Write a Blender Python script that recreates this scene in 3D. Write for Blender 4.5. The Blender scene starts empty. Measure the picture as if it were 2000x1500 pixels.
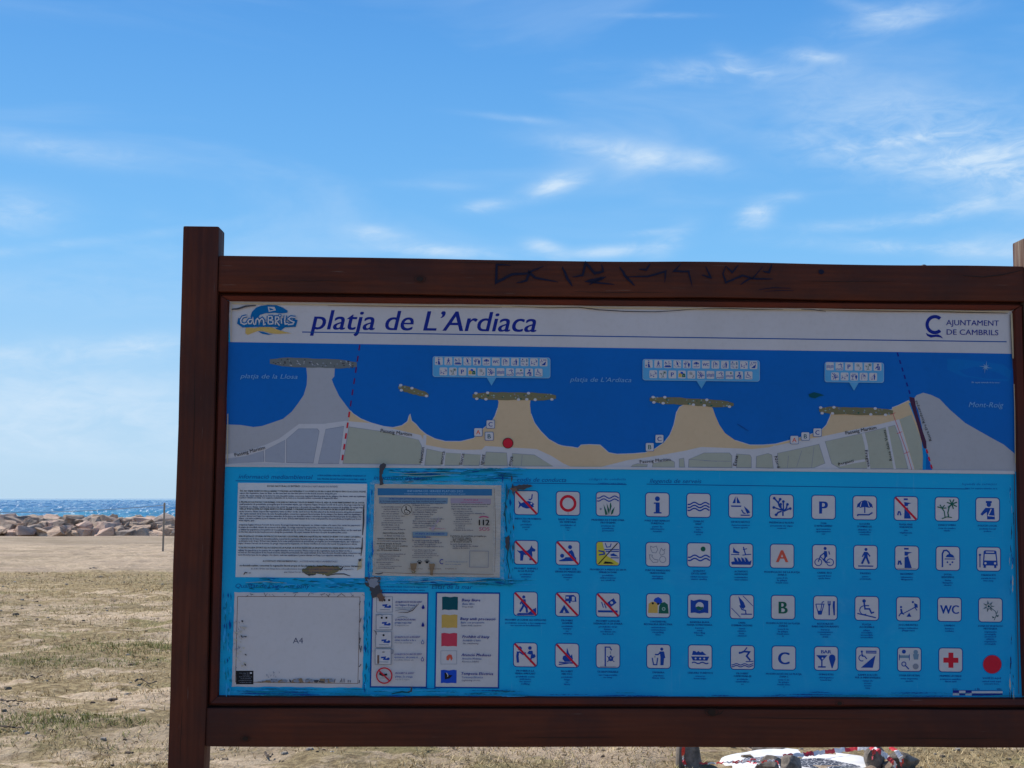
import bpy, math, random
import numpy as np
from mathutils import Vector, Matrix, noise
from mathutils.geometry import tessellate_polygon

random.seed(7); rng = np.random.default_rng(7)
sc = bpy.context.scene
COL = sc.collection

# ------------------------------------------------------------------ camera
F = 2500.0                       # focal length in pixels of a 2000 px wide picture
EYE = Vector((0.0, 0.0, 1.6))
PITCH = math.atan((973.5 - 750) / F)
cam_d = bpy.data.cameras.new('camera')
cam_d.sensor_width = 36.0
cam_d.lens = F / 2000 * 36.0
cam_d.clip_end = 60000
cam = bpy.data.objects.new('camera', cam_d)
COL.objects.link(cam)
cam.location = EYE
cam.rotation_euler = (math.pi / 2 + PITCH, 0, 0)
sc.camera = cam

# ------------------------------------------------------------------ view
sc.view_settings.view_transform = 'Standard'
sc.view_settings.look = 'None'
sc.view_settings.exposure = 0.0
sc.view_settings.gamma = 1.0
sc.view_settings.use_curve_mapping = False

SUN_EL = math.radians(54)
SUN_AZ = math.radians(-58)       # measured from +Y towards +X: the sun stands behind the board, to the left

sun_d = bpy.data.lights.new('sun', 'SUN')
sun_d.energy = 5.0
sun_d.angle = math.radians(0.53)
sun_d.color = (1.0, 0.94, 0.85)
sun = bpy.data.objects.new('sun', sun_d)
COL.objects.link(sun)
sdir = Vector((math.sin(SUN_AZ) * math.cos(SUN_EL), math.cos(SUN_AZ) * math.cos(SUN_EL), math.sin(SUN_EL)))
sun.rotation_euler = (-sdir).to_track_quat('-Z', 'Y').to_euler()
sun.location = (0, 0, 30)


def lin(r, g=None, b=None):
    if g is None:
        r, g, b = r
    def f(c):
        c /= 255.0
        return c / 12.92 if c <= 0.04045 else ((c + 0.055) / 1.055) ** 2.4
    return (f(r), f(g), f(b), 1.0)


def ray(x, y):
    """direction of the line of sight through a point of the 2000 x 1500 picture"""
    c, s = math.cos(PITCH), math.sin(PITCH)
    a, b = (x - 1000) / F, (750 - y) / F
    return Vector((a, c - s * b, s + c * b))


def G(x, y, z=0.0):
    """ground point seen at (x, y)"""
    d = ray(x, y)
    t = (z - EYE.z) / d.z
    return EYE + d * t


# ------------------------------------------------------------------ sky
world = bpy.data.worlds.new('World')
sc.world = world
world.use_nodes = True
nt = world.node_tree
nt.nodes.clear()


class NT:
    def __init__(s, nt):
        s.nt = nt
    def n(s, t, **kw):
        o = s.nt.nodes.new(t)
        for k, v in kw.items():
            setattr(o, k, v)
        return o
    def l(s, a, b):
        s.nt.links.new(a, b)
    def put(s, sock, v):
        if isinstance(v, bpy.types.NodeSocket):
            s.l(v, sock)
        else:
            sock.default_value = v
    def math(s, op, a, b=0.0, clamp=False):
        o = s.n('ShaderNodeMath', operation=op, use_clamp=clamp)
        s.put(o.inputs[0], a); s.put(o.inputs[1], b)
        return o.outputs[0]
    def vec(s, op, a, b=(0, 0, 0)):
        o = s.n('ShaderNodeVectorMath', operation=op)
        s.put(o.inputs[0], a); s.put(o.inputs[1], b)
        return o.outputs['Value'] if op in ('DOT_PRODUCT', 'LENGTH') else o.outputs[0]
    def mix(s, f, a, b, blend='MIX'):
        o = s.n('ShaderNodeMix', data_type='RGBA', blend_type=blend)
        s.put(o.inputs[0], f); s.put(o.inputs[6], a); s.put(o.inputs[7], b)
        return o.outputs[2]
    def ramp(s, f, stops, interp='LINEAR'):
        o = s.n('ShaderNodeValToRGB')
        o.color_ramp.interpolation = interp
        el = o.color_ramp.elements
        el[0].position, el[0].color = stops[0][0], stops[0][1]
        el[1].position, el[1].color = stops[-1][0], stops[-1][1]
        for p, c in stops[1:-1]:
            e = el.new(p); e.color = c
        s.put(o.inputs[0], f)
        return o.outputs[0]
    def noise(s, vec, scale, detail=4, rough=0.5, dist=0.0, out='Fac'):
        o = s.n('ShaderNodeTexNoise')
        s.put(o.inputs['Vector'], vec)
        o.inputs['Scale'].default_value = scale
        o.inputs['Detail'].default_value = detail
        o.inputs['Roughness'].default_value = rough
        o.inputs['Distortion'].default_value = dist
        return o.outputs[out]
    def mapping(s, vec, scale=(1, 1, 1), rot=(0, 0, 0), loc=(0, 0, 0)):
        o = s.n('ShaderNodeMapping')
        s.put(o.inputs[0], vec)
        o.inputs[1].default_value = loc; o.inputs[2].default_value = rot; o.inputs[3].default_value = scale
        return o.outputs[0]
    def rng(s, v, a, b, c=0.0, d=1.0, smooth=True):
        o = s.n('ShaderNodeMapRange')
        o.interpolation_type = 'SMOOTHSTEP' if smooth else 'LINEAR'
        s.put(o.inputs[0], v)
        for i, q in zip((1, 2, 3, 4), (a, b, c, d)):
            o.inputs[i].default_value = q
        return o.outputs[0]


w = NT(nt)
tc = w.n('ShaderNodeTexCoord').outputs['Generated']
sky = w.n('ShaderNodeTexSky', sky_type='NISHITA', sun_disc=False)
sky.sun_elevation = SUN_EL
sky.sun_rotation = SUN_AZ
sky.air_density = 1.0; sky.dust_density = 0.6; sky.ozone_density = 2.0
sep = w.n('ShaderNodeSeparateXYZ'); w.l(tc, sep.inputs[0])
z = sep.outputs['Z']
# measured gradient of the evening-out blue, horizon to zenith
grad = w.ramp(z, [(0.0, lin(186, 220, 247)), (0.05, lin(176, 216, 249)), (0.11, lin(158, 209, 251)), (0.187, lin(124, 195, 252)),
                  (0.264, lin(106, 180, 246)), (0.337, lin(90, 166, 239)), (0.40, lin(76, 152, 230)), (0.65, lin(66, 112, 182)), (1.0, lin(52, 84, 140))])
grad10 = w.vec('SCALE', grad); nt.nodes[-1].inputs['Scale'].default_value = 10.0
base = w.mix(0.88, sky.outputs[0], grad10)
# thin high cloud: wisps stretched along the horizon, gathered where the photograph has them
wp = w.mapping(tc, scale=(7, 7, 26), rot=(0, math.radians(6), 0))
wisp = w.noise(wp, 1.15, 6, 0.6, 0.9)
wp2 = w.mapping(tc, scale=(22, 22, 58), rot=(0, math.radians(-14), 0))
fine = w.noise(wp2, 1.4, 5, 0.62, 1.0)
blobs = [  # x, y, half width, half height, slope (deg, + = down to the right), strength
    (1235, 300, 150, 23, 9, 0.71), (1250, 318, 53, 20, -20, 0.33), (1375, 312, 40, 19, 10, 0.43), (1085, 362, 53, 17, -16, 1.19), (945, 403, 44, 11, -6, 0.85),
    (735, 456, 51, 13, 6, 1.04), (850, 490, 106, 12, 3, 0.90), (1180, 492, 97, 12, -6, 0.85), (1065, 485, 37, 14, 12, 0.95),
    (1310, 470, 44, 20, -35, 0.57), (1270, 455, 48, 6, -4, 0.47), (1476, 422, 33, 23, -25, 1.19), (1540, 385, 32, 11, -5, 0.47),
    (1750, 276, 84, 9, -10, 0.95), (1870, 285, 270, 80, 10, 0.85), (1640, 300, 110, 26, 8, 0.5), (1960, 340, 123, 47, 14, 0.66), (1440, 140, 150, 20, 2, 0.57), (1430, 118, 35, 16, 30, 0.38), (1300, 158, 70, 12, -5, 0.28),
    (1590, 110, 55, 11, 6, 0.71), (1760, 32, 114, 25, -12, 0.66), (1690, 20, 70, 11, 20, 0.38), (1915, 395, 44, 8, -10, 0.57), (1690, 437, 123, 12, -4, 0.57),
    (1830, 420, 88, 11, -8, 0.62), (1750, 482, 194, 12, 3, 0.66), (1960, 480, 123, 23, 0, 0.38), (110, 290, 170, 22, 8, 0.42),
    (10, 412, 95, 34, 4, 0.60), (120, 478, 260, 9, -7, 0.30), (120, 690, 290, 26, -4, 0.60), (110, 775, 300, 55, 0, 0.75),
    (280, 670, 60, 14, -3, 0.50), (150, 855, 320, 45, 0, 0.60), (1270, 30, 79, 5, 0, 0.33), (1010, 232, 88, 6, 6, 0.28), (850, 362, 79, 8, 3, 0.19), (160, 560, 260, 40, 0, 0.20)]
acc = None
for (bx, by, hw, hh, sl, st) in blobs:
    c = ray(bx, by).normalized()
    a = math.radians(sl)
    d1 = (ray(bx + math.cos(a), by + math.sin(a)).normalized() - c).normalized()
    d2 = c.cross(d1).normalized()
    dv = w.vec('SUBTRACT', tc, tuple(c))
    # lengthwise, crosswise and depth axes of the wisp folded into one scaled, rotated vector
    Q = Matrix((d1 / (hw / F), d2 / (hh / F), c * 6))
    mp = w.n('ShaderNodeCombineXYZ')
    for i_ in range(2):
        w.l(w.vec('DOT_PRODUCT', dv, tuple(Q[i_])), mp.inputs[i_])
    w.l(w.vec('DOT_PRODUCT', dv, tuple(Q[2])), mp.inputs[2])
    rr = w.vec('DOT_PRODUCT', mp.outputs[0], mp.outputs[0])
    g = w.math('MULTIPLY', w.math('POWER', 2.718, w.math('MULTIPLY', rr, -1.0)), st)
    acc = g if acc is None else w.math('ADD', acc, g)
tex = w.math('ADD', 0.20, w.math('ADD', w.math('MULTIPLY', w.rng(wisp, 0.34, 0.68), 0.66), w.math('MULTIPLY', w.rng(fine, 0.32, 0.70), 0.50)))
cl = w.math('MULTIPLY', acc, tex)
veil = w.math('MULTIPLY', w.rng(w.noise(w.mapping(tc, scale=(3, 3, 13)), 1.1, 5, 0.55, 0.6), 0.47, 0.78), w.math('MULTIPLY', w.rng(z, 0.0, 0.6, 1.0, 0.45), 0.30))
cl = w.math('MINIMUM', w.math('ADD', w.math('MULTIPLY', cl, 0.66), veil), 0.85)
up = w.rng(z, 0.004, 0.03)
cl = w.math('MULTIPLY', cl, up)
final = w.mix(cl, base, tuple(10 * v for v in lin(214, 234, 252)[:3]) + (1,))
bg = w.n('ShaderNodeBackground'); w.l(final, bg.inputs[0]); bg.inputs[1].default_value = 0.1
wo = w.n('ShaderNodeOutputWorld'); w.l(bg.outputs[0], wo.inputs[0])


# ------------------------------------------------------------------ helpers
def tag(o, label=None, cat=None, group=None, kind=None):
    if label: o['label'] = label
    if cat: o['category'] = cat
    if group: o['group'] = group
    if kind: o['kind'] = kind
    return o


def newmat(name):
    m = bpy.data.materials.new(name); m.use_nodes = True
    t = NT(m.node_tree); m.node_tree.nodes.clear()
    p = t.n('ShaderNodeBsdfPrincipled'); o = t.n('ShaderNodeOutputMaterial')
    t.l(p.outputs[0], o.inputs[0])
    return m, t, p


def bump(t, p, h, strength=0.5, dist=0.01):
    b = t.n('ShaderNodeBump'); b.inputs['Strength'].default_value = strength; b.inputs['Distance'].default_value = dist
    t.put(b.inputs['Height'], h); t.l(b.outputs[0], p.inputs['Normal'])


def mesh_obj(name, verts, faces, mats, parent=None, midx=None, smooth=False):
    me = bpy.data.meshes.new(name)
    me.from_pydata([tuple(v) for v in verts], [], faces)
    for m in (mats if isinstance(mats, (list, tuple)) else [mats]):
        me.materials.append(m)
    if midx is not None:
        me.polygons.foreach_set('material_index', midx)
    if smooth:
        me.polygons.foreach_set('use_smooth', [True] * len(me.polygons))
    me.update()
    o = bpy.data.objects.new(name, me); COL.objects.link(o)
    if parent: o.parent = parent
    return o


def empty(name, M, label, cat, group=None):
    o = bpy.data.objects.new(name, None); COL.objects.link(o)
    o.matrix_world = M
    o.empty_display_size = 0.2
    return tag(o, label, cat, group)


# ------------------------------------------------------------------ materials: print
printed = {}
PRINT = {  # real ink and vinyl colours (linear)
    'white': (0.58, 0.535, 0.54), 'navy': (0.008, 0.020, 0.235), 'sea': (0.0, 0.125, 0.46), 'panel': (0.0, 0.34, 0.72),
    'picto': (0.006, 0.055, 0.31), 'red': (0.58, 0.014, 0.035), 'green': (0.010, 0.11, 0.075), 'dkgreen': (0.0, 0.075, 0.10),
    'yellow': (0.60, 0.37, 0.09), 'lemon': (0.60, 0.50, 0.06), 'sand': (0.62, 0.44, 0.27), 'greyland': (0.41, 0.395, 0.42),
    'block': (0.40, 0.395, 0.32), 'greyblock': (0.36, 0.37, 0.43), 'road': (0.56, 0.53, 0.55), 'line': (0.24, 0.25, 0.30),
    'rock': (0.19, 0.165, 0.085), 'rockgrey': (0.16, 0.17, 0.17), 'black': (0.012, 0.012, 0.016), 'bubble': (0.10, 0.36, 0.62),
    'caption': (0.0, 0.10, 0.40), 'headline': (0.0, 0.07, 0.30), 'seatext': (0.17, 0.38, 0.66), 'river': (0.0, 0.25, 0.60),
    'darkred': (0.20, 0.02, 0.05), 'orange': (0.66, 0.10, 0.06), 'flagred': (0.60, 0.05, 0.09), 'flagblue': (0.01, 0.07, 0.48),
    'logoblue': (0.0, 0.13, 0.36), 'logosand': (0.62, 0.40, 0.12), 'cream': (0.52, 0.48, 0.38), 'paper': (0.48, 0.425, 0.37),
    'tape': (0.0, 0.12, 0.20), 'dirt': (0.065, 0.062, 0.072), 'teal': (0.0, 0.20, 0.33), 'brown': (0.26, 0.17, 0.10), 'textgrey': (0.055, 0.065, 0.13),
    'lilac': (0.36, 0.29, 0.36), 'bluegrey': (0.16, 0.25, 0.34), 'banner': (0.03, 0.16, 0.34), 'magenta': (0.42, 0.05, 0.16), 'compass': (0.25, 0.42, 0.62),
    'plum': (0.10, 0.012, 0.12), 'plum2': (0.07, 0.02, 0.055), 'teal2': (0.0, 0.20, 0.26), 'foam': (0.55, 0.44, 0.28), 'haze1': (0.0, 0.15, 0.48), 'panel2': (0.03, 0.38, 0.74), 'rust': (0.17, 0.095, 0.07), 'palegreen': (0.30, 0.42, 0.36),
}


def pm(name):
    if name in printed: return printed[name]
    m, t, p = newmat('print_' + name)
    c = PRINT[name] + (1,)
    co = t.n('ShaderNodeTexCoord').outputs['Object']
    n1 = t.noise(co, 3.0, 5, 0.6)
    n2 = t.noise(co, 60.0, 3, 0.6)
    d = t.math('ADD', t.math('MULTIPLY', t.rng(n1, 0.35, 0.75), 0.5), t.math('MULTIPLY', t.rng(n2, 0.45, 0.8), 0.3))
    col = t.mix(d, c, tuple(v * k for v, k in zip(c[:3], (0.84, 0.82, 0.78))) + (1,))
    t.l(col, p.inputs['Base Color'])
    p.inputs['Roughness'].default_value = 0.42
    p.inputs['Specular IOR Level'].default_value = 0.12
    printed[name] = m
    return m


# ------------------------------------------------------------------ the board's frame of reference
yaw, lean, tilt = 0.03190187, 0.00295108, 0.00737282
BR = (Matrix.Rotation(yaw, 4, 'Z') @ Matrix.Rotation(lean, 4, 'X') @ Matrix.Rotation(tilt, 4, 'Y'))
BC = Vector((0.328, 3.76, 1.5991))             # centre of the printed panel
BASE = BC + (BR @ Vector((0, 0, -1))) * 1.6     # foot of the board
BM = Matrix.Translation(BASE) @ BR              # local: x right, z up, -y towards the viewer
BMI = BM.inverted()
EYE_L = BMI @ EYE
R_I = BR.to_3x3().inverted()


def L(x, y, n=0.0):
    """board-local point seen at (x, y) on the plane n metres in front of the printed panel"""
    d = R_I @ ray(x, y)
    t = (-n - EYE_L.y) / d.y
    return EYE_L + d * t


FONT = {}
_glyph = {}


def text_mesh(s, shear=0.0, res=4):
    k = (s, shear, res)
    if k in _glyph: return _glyph[k]
    cu = bpy.data.curves.new('t', 'FONT')
    cu.body = s; cu.shear = shear; cu.size = 1.0; cu.resolution_u = res; cu.fill_mode = 'FRONT'
    o = bpy.data.objects.new('t', cu); COL.objects.link(o)
    dg = bpy.context.evaluated_depsgraph_get()
    ev = o.evaluated_get(dg); me = ev.to_mesh()
    v = np.array([tuple(p.co)[:2] for p in me.vertices]) if len(me.vertices) else np.zeros((0, 2))
    f = [tuple(p.vertices) for p in me.polygons]
    ev.to_mesh_clear()
    bpy.data.objects.remove(o); bpy.data.curves.remove(cu)
    _glyph[k] = (v, f)
    return v, f


CORP = 0
BODY = ('Els espais naturals de la riera i la seva desembocadura conserven vegetaci\u00f3 litoral pr\u00f2pia de les platges i les dunes, amb aus aqu\u00e0tiques i peixos durant tot l\u2019any. '
        'Los espacios naturales de la riera y su desembocadura conservan la vegetaci\u00f3n litoral propia de las playas y las dunas, con aves acu\u00e1ticas y peces durante todo el a\u00f1o. '
        'El fons mar\u00ed davant de la costa acull praderies de poseid\u00f2nia, protegides per la normativa vigent, que oxigenen l\u2019aigua i frenen l\u2019erosi\u00f3 de la sorra. '
        'Es prega respectar la vegetaci\u00f3, no deixar residus a la sorra i fer servir les papereres i els punts de recollida situats als accessos de la platja. '
        'Se ruega respetar la vegetaci\u00f3n, no dejar residuos en la arena y utilizar las papeleras y los puntos de recogida situados en los accesos. '
        'Please respect the vegetation, leave no litter on the sand and use the bins placed at the beach accesses along the promenade. ') * 6


class Art:
    """flat print drawn as thin shapes, given in picture units and laid on the board's plane"""
    def __init__(s, n0, step=0.00012, warp=None):
        s.n = n0; s.step = step; s.v = []; s.f = []; s.m = []; s.cols = []; s.T = None; s.warp = warp
    def ci(s, c):
        if c not in s.cols: s.cols.append(c)
        return s.cols.index(c)
    def add(s, pts, faces, c, bumpn=True):
        if bumpn: s.n += s.step
        b = len(s.v)
        for (x, y) in pts:
            if s.T: x, y = s.T(x, y)
            n = s.n + (s.warp(x, y) if s.warp else 0)
            s.v.append(L(x, y, n))
        i = s.ci(c)
        for f in faces:
            s.f.append(tuple(b + q for q in f)); s.m.append(i)
    def poly(s, c, pts, bumpn=True):
        tri = tessellate_polygon([[Vector((x, y, 0)) for x, y in pts]])
        s.add(pts, tri, c, bumpn)
    def circ(s, c, cx, cy, r, ry=None, k=20):
        ry = ry or r
        s.add([(cx + r * math.cos(2 * math.pi * i / k), cy + ry * math.sin(2 * math.pi * i / k)) for i in range(k)], [tuple(range(k))], c)
    def ring(s, c, cx, cy, r, q, k=24, a0=0, a1=360, sy=1.0):
        full = abs(a1 - a0) >= 360
        m = k if full else k + 1
        P = []
        for i in range(m):
            a = math.radians(a0 + (a1 - a0) * i / k)
            P += [(cx + r * math.cos(a), cy + sy * r * math.sin(a)), (cx + q * math.cos(a), cy + sy * q * math.sin(a))]
        fs = []
        for i in range(k):
            j = (i + 1) % m
            fs.append((2 * i, 2 * j, 2 * j + 1, 2 * i + 1))
        s.add(P, fs, c)
    def line(s, c, wd, pts, taper=False):
        n = len(pts); P = []
        for i in range(n):
            a = Vector(pts[max(0, i - 1)]); b = Vector(pts[i]); d = Vector(pts[min(n - 1, i + 1)])
            t1 = (b - a); t2 = (d - b)
            if t1.length == 0: t1 = t2
            if t2.length == 0: t2 = t1
            t1 = t1.normalized(); t2 = t2.normalized()
            t = t1 + t2
            if t.length < 1e-3: t = t1
            t.normalize()
            nn = Vector((-t.y, t.x))
            k = 1 / max(0.5, abs(nn.dot(Vector((-t1.y, t1.x)))))
            h = wd / 2 * k
            if taper: h *= max(0.08, math.sin(math.pi * (i + 0.3) / (n - 0.4)) ** 0.6)
            P += [tuple(b + nn * h), tuple(b - nn * h)]
        s.add(P, [(2 * i, 2 * i + 2, 2 * i + 3, 2 * i + 1) for i in range(n - 1)], c)
    def rect(s, c, x0, y0, x1, y1, bumpn=True):
        s.add([(x0, y0), (x1, y0), (x1, y1), (x0, y1)], [(0, 1, 2, 3)], c, bumpn)
    def rrect(s, c, x0, y0, x1, y1, r):
        P = []
        for (cx, cy, a) in ((x1 - r, y0 + r, -90), (x1 - r, y1 - r, 0), (x0 + r, y1 - r, 90), (x0 + r, y0 + r, 180)):
            for i in range(5):
                q = math.radians(a + 22.5 * i); P.append((cx + r * math.cos(q), cy + r * math.sin(q)))
        s.add(P, [tuple(range(len(P)))], c)
    def text(s, c, body, x0, yb, width=None, h=None, shear=0.0, bold=0.0, ang=0.0, slope=0.0, center=False, ref='H'):
        """h = cap height in picture units; width = total width"""
        v, f = text_mesh(body, shear, 1 if h < 7 else 4)
        if len(v) == 0: return
        cap = 0.72 if ref == 'H' else ref
        mn, mx = v[:, 0].min(), v[:, 0].max()
        sy = h / cap
        sx = width / (mx - mn) if width else sy
        ca, sa = math.cos(math.radians(ang)), math.sin(math.radians(ang))
        off = -(mx + mn) / 2 if center else -mn
        for sh in ((0.0,) if bold < .004 else (-bold * 1.1, bold * 1.1) if bold < .03 else (-.035, 0, .035)):
            P = []
            for (a, b) in v:
                u = (a + off + sh) * sx; q = -b * sy + slope * (a + off) * sx
                P.append((x0 + u * ca - q * sa, yb + u * sa + q * ca))
            s.add(P, f, c)
    def fake(s, c, x0, x1, y, h, slope=0.012, center=False, fill=0.72):
        """a line of print too small to read"""
        global CORP
        n = max(3, int((x1 - x0) / (h * 0.66)))
        w_ = BODY[CORP:CORP + n].strip()
        CORP = (CORP + n + 1) % (len(BODY) - 400)
        if h >= 3.2: w_ = w_.upper()
        s.text(c, w_, x0, y, x1 - x0, h * (1.0 if h >= 3.2 else 1.25), slope=slope, bold=.04 if fill > .85 and h > 2.5 else 0.02)
    def build(s, name, parent, label=None, kind=None):
        if not s.v: return None
        o = mesh_obj(name, s.v, s.f, [pm(c) for c in s.cols], parent, s.m)
        if label: o['label'] = label
        if kind: o['kind'] = kind
        return o


board = empty('information_board', BM, 'large wooden information board with blue map panel and pictograms, standing on the beach', 'information board')
bpy.context.view_layer.update()


# ------------------------------------------------------------------ wood
def wood(name, axis, dark=1.0, warm=1.0, weather=0.0):
    m, t, p = newmat(name)
    co = t.n('ShaderNodeTexCoord').outputs['Object']
    inf = t.n('ShaderNodeObjectInfo').outputs['Random']
    off = t.n('ShaderNodeCombineXYZ'); t.put(off.inputs[0], t.math('MULTIPLY', inf, 13.0)); t.put(off.inputs[1], t.math('MULTIPLY', inf, 7.0)); t.put(off.inputs[2], t.math('MULTIPLY', inf, 9.0))
    co = t.vec('ADD', co, off.outputs[0])
    st = (0.06, 1, 1) if axis == 'x' else (1, 1, 0.06)
    g1 = t.noise(t.mapping(co, scale=tuple(a * 90 for a in st)), 1.0, 6, 0.65, 0.4)
    g2 = t.noise(t.mapping(co, scale=tuple(a * 22 for a in st)), 1.0, 4, 0.6, 1.6)
    blot = t.noise(co, 2.6, 5, 0.6, 0.3)
    wv = t.n('ShaderNodeTexWave', wave_type='RINGS', rings_direction='X' if axis == 'x' else 'Z')
    t.put(wv.inputs['Vector'], t.mapping(co, scale=(0.35, 5, 5) if axis == 'x' else (5, 5, 0.35)))
    wv.inputs['Scale'].default_value = 4.2; wv.inputs['Distortion'].default_value = 6.0; wv.inputs['Detail'].default_value = 3; wv.inputs['Detail Scale'].default_value = 0.8
    a = (0.066 * dark, 0.0165 * dark * warm, 0.0085 * dark * warm, 1)
    b = (0.135 * dark, 0.034 * dark * warm, 0.0155 * dark * warm, 1)
    f = t.math('ADD', t.math('MULTIPLY', g2, 0.55), t.math('ADD', t.math('MULTIPLY', g1, 0.38), t.math('MULTIPLY', wv.outputs['Fac'], 0.07)))
    c = t.mix(t.rng(f, 0.2, 0.8), a, b)
    c = t.mix(t.math('MULTIPLY', t.rng(blot, 0.38, 0.66), 0.7), c, (0.042 * dark, 0.0165 * dark, 0.014 * dark, 1))
    if weather:
        c = t.mix(t.math('MULTIPLY', t.rng(g2, 0.3, 0.75), weather), c, (0.33, 0.27, 0.20, 1))
    # faint scratches and dried dust
    sp = t.rng(t.noise(t.mapping(co, scale=tuple(a * 160 for a in st)), 1.0, 2, 0.5), 0.70, 0.80)
    c = t.mix(t.math('MULTIPLY', sp, 0.35), c, (0.20, 0.15, 0.12, 1))
    t.l(c, p.inputs['Base Color'])
    t.put(p.inputs['Roughness'], t.rng(g1, 0.3, 0.7, 0.5, 0.75))
    p.inputs['Specular IOR Level'].default_value = 0.16
    bump(t, p, t.math('ADD', t.math('MULTIPLY', g1, 0.7), t.math('MULTIPLY', wv.outputs['Fac'], 0.06)), 0.35, 0.0015)
    return m


wood_x = wood('stained_wood_beam', 'x')
wood_z = wood('stained_wood_post', 'z', 1.0, 1.0)
trim_x = wood('reddish_trim_wood', 'x', 1.25, 0.72)
trim_z = wood('reddish_trim_wood_upright', 'z', 1.0, 0.72)
post_w = wood('weathered_post_wood', 'z', 1.3, 1.3, 0.85)


def prism_box(name, x0, x1, z0, z1, y0, y1, mat, parent, bev=0.004, seg=2, slices=0, axis='x', wob=0.0015):
    """squared timber with eased edges, cut into slices so its arrises wander a little"""
    import bmesh
    bm = bmesh.new()
    bmesh.ops.create_cube(bm, size=1.0)
    for v in bm.verts:
        v.co = Vector(((x0 + x1) / 2 + v.co.x * (x1 - x0), (y0 + y1) / 2 + v.co.y * (y1 - y0), (z0 + z1) / 2 + v.co.z * (z1 - z0)))
    if slices:
        ax = Vector((1, 0, 0)) if axis == 'x' else Vector((0, 0, 1))
        lo, hi = (x0, x1) if axis == 'x' else (z0, z1)
        for i in range(1, slices):
            q = lo + (hi - lo) * i / slices
            bmesh.ops.bisect_plane(bm, geom=bm.verts[:] + bm.edges[:] + bm.faces[:], plane_co=ax * q, plane_no=ax)
    es = [e for e in bm.edges if len(e.link_faces) == 2 and e.calc_face_angle(0) > 0.5]
    bmesh.ops.bevel(bm, geom=es, offset=bev, segments=seg, affect='EDGES', profile=0.6)
    for v in bm.verts:
        nv = noise.noise_vector(v.co * 3.1 + Vector((len(name), 2, x0 * 9)))
        v.co += Vector((nv.x if axis == 'z' else 0, nv.y * 0.6, nv.z if axis == 'x' else 0)) * wob * 2
    me = bpy.data.meshes.new(name); bm.to_mesh(me); bm.free()
    me.materials.append(mat)
    me.polygons.foreach_set('use_smooth', [True] * len(me.polygons))
    try: me.set_sharp_from_angle(angle=0.6)
    except Exception: pass
    o = bpy.data.objects.new(name, me); COL.objects.link(o); o.parent = parent
    return o


PF = 0.032     # post front, metres in front of the panel
BF = 0.027     # beam front
pl0 = L(362.5, 441, PF); pl1 = L(432, 441, PF)
plb = L(322, 1495, PF)
px0 = (pl0.x + plb.x) / 2; px1 = px0 + (pl1.x - pl0.x)
post_l = prism_box('post', px0, px1, -0.35, pl0.z, -PF, 0.056, wood_z, board, 0.005, 2, 14, 'z')
r0 = L(2001, 464, PF)
prx0 = L(2006, 900, PF).x + 0.011
post_r = prism_box('post', prx0, prx0 + (px1 - px0), -0.35, r0.z, -PF, 0.056, post_w, board, 0.005, 2, 14, 'z')
zt1 = (L(440, 501, BF).z + L(1960, 517.5, BF).z) / 2; zt0 = (L(440, 573, BF).z + L(1960, 586, BF).z) / 2
prism_box('top_beam', px1 + 0.001, prx0 - 0.001, zt0, zt1, -BF, 0.035, wood_x, board, 0.005, 2, 40, 'x')
zb1 = (L(400, 1381, BF).z + L(1990, 1388, BF).z) / 2; zb0 = (L(400, 1456.5, BF).z + L(1990, 1463, BF).z) / 2
prism_box('bottom_beam', px1 + 0.001, prx0 - 0.001, zb0, zb1, -BF, 0.035, wood_x, board, 0.005, 2, 40, 'x')

# mitred trim strips round the panel
TF = 0.016
ix0, ix1 = (L(451, 595).x + L(425, 1359).x) / 2, (L(1976, 606).x + L(1995, 1361).x) / 2
iz1, iz0 = (L(451, 591).z + L(1976, 605).z) / 2, (L(425, 1357).z + L(1994, 1363).z) / 2
ox0, ox1, oz1, oz0 = px1 + 0.003, prx0 - 0.003, zt0 - 0.006, zb1 + 0.006


def trim(a_in, b_in, a_out, b_out, mat, n=24):
    vs, fs = [], []
    prof = [(0.0, 0.0045), (0.12, TF), (0.75, TF + 0.004), (1.0, TF - 0.004), (1.0, -0.01), (0.0, -0.01)]
    for i in range(n + 1):
        t = i / n
        pi_ = (a_in[0] + (b_in[0] - a_in[0]) * t, a_in[1] + (b_in[1] - a_in[1]) * t)
        po = (a_out[0] + (b_out[0] - a_out[0]) * t, a_out[1] + (b_out[1] - a_out[1]) * t)
        wv = 0.0012 * noise.noise(Vector((pi_[0] * 9, pi_[1] * 9, 3)))
        for (q, h) in prof:
            x = pi_[0] + (po[0] - pi_[0]) * q; zz = pi_[1] + (po[1] - pi_[1]) * q
            vs.append((x + (wv if abs(a_in[0] - b_in[0]) < 0.01 and q < 0.5 else 0), -h, zz + (wv if abs(a_in[0] - b_in[0]) > 0.01 and q < 0.5 else 0)))
    k = len(prof)
    for i in range(n):
        for j in range(k):
            fs.append((i * k + j, i * k + (j + 1) % k, (i + 1) * k + (j + 1) % k, (i + 1) * k + j))
    fs.append(tuple(range(k))); fs.append(tuple(n * k + j for j in range(k)))
    return mesh_obj('trim_strip', vs, fs, mat, board)


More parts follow.
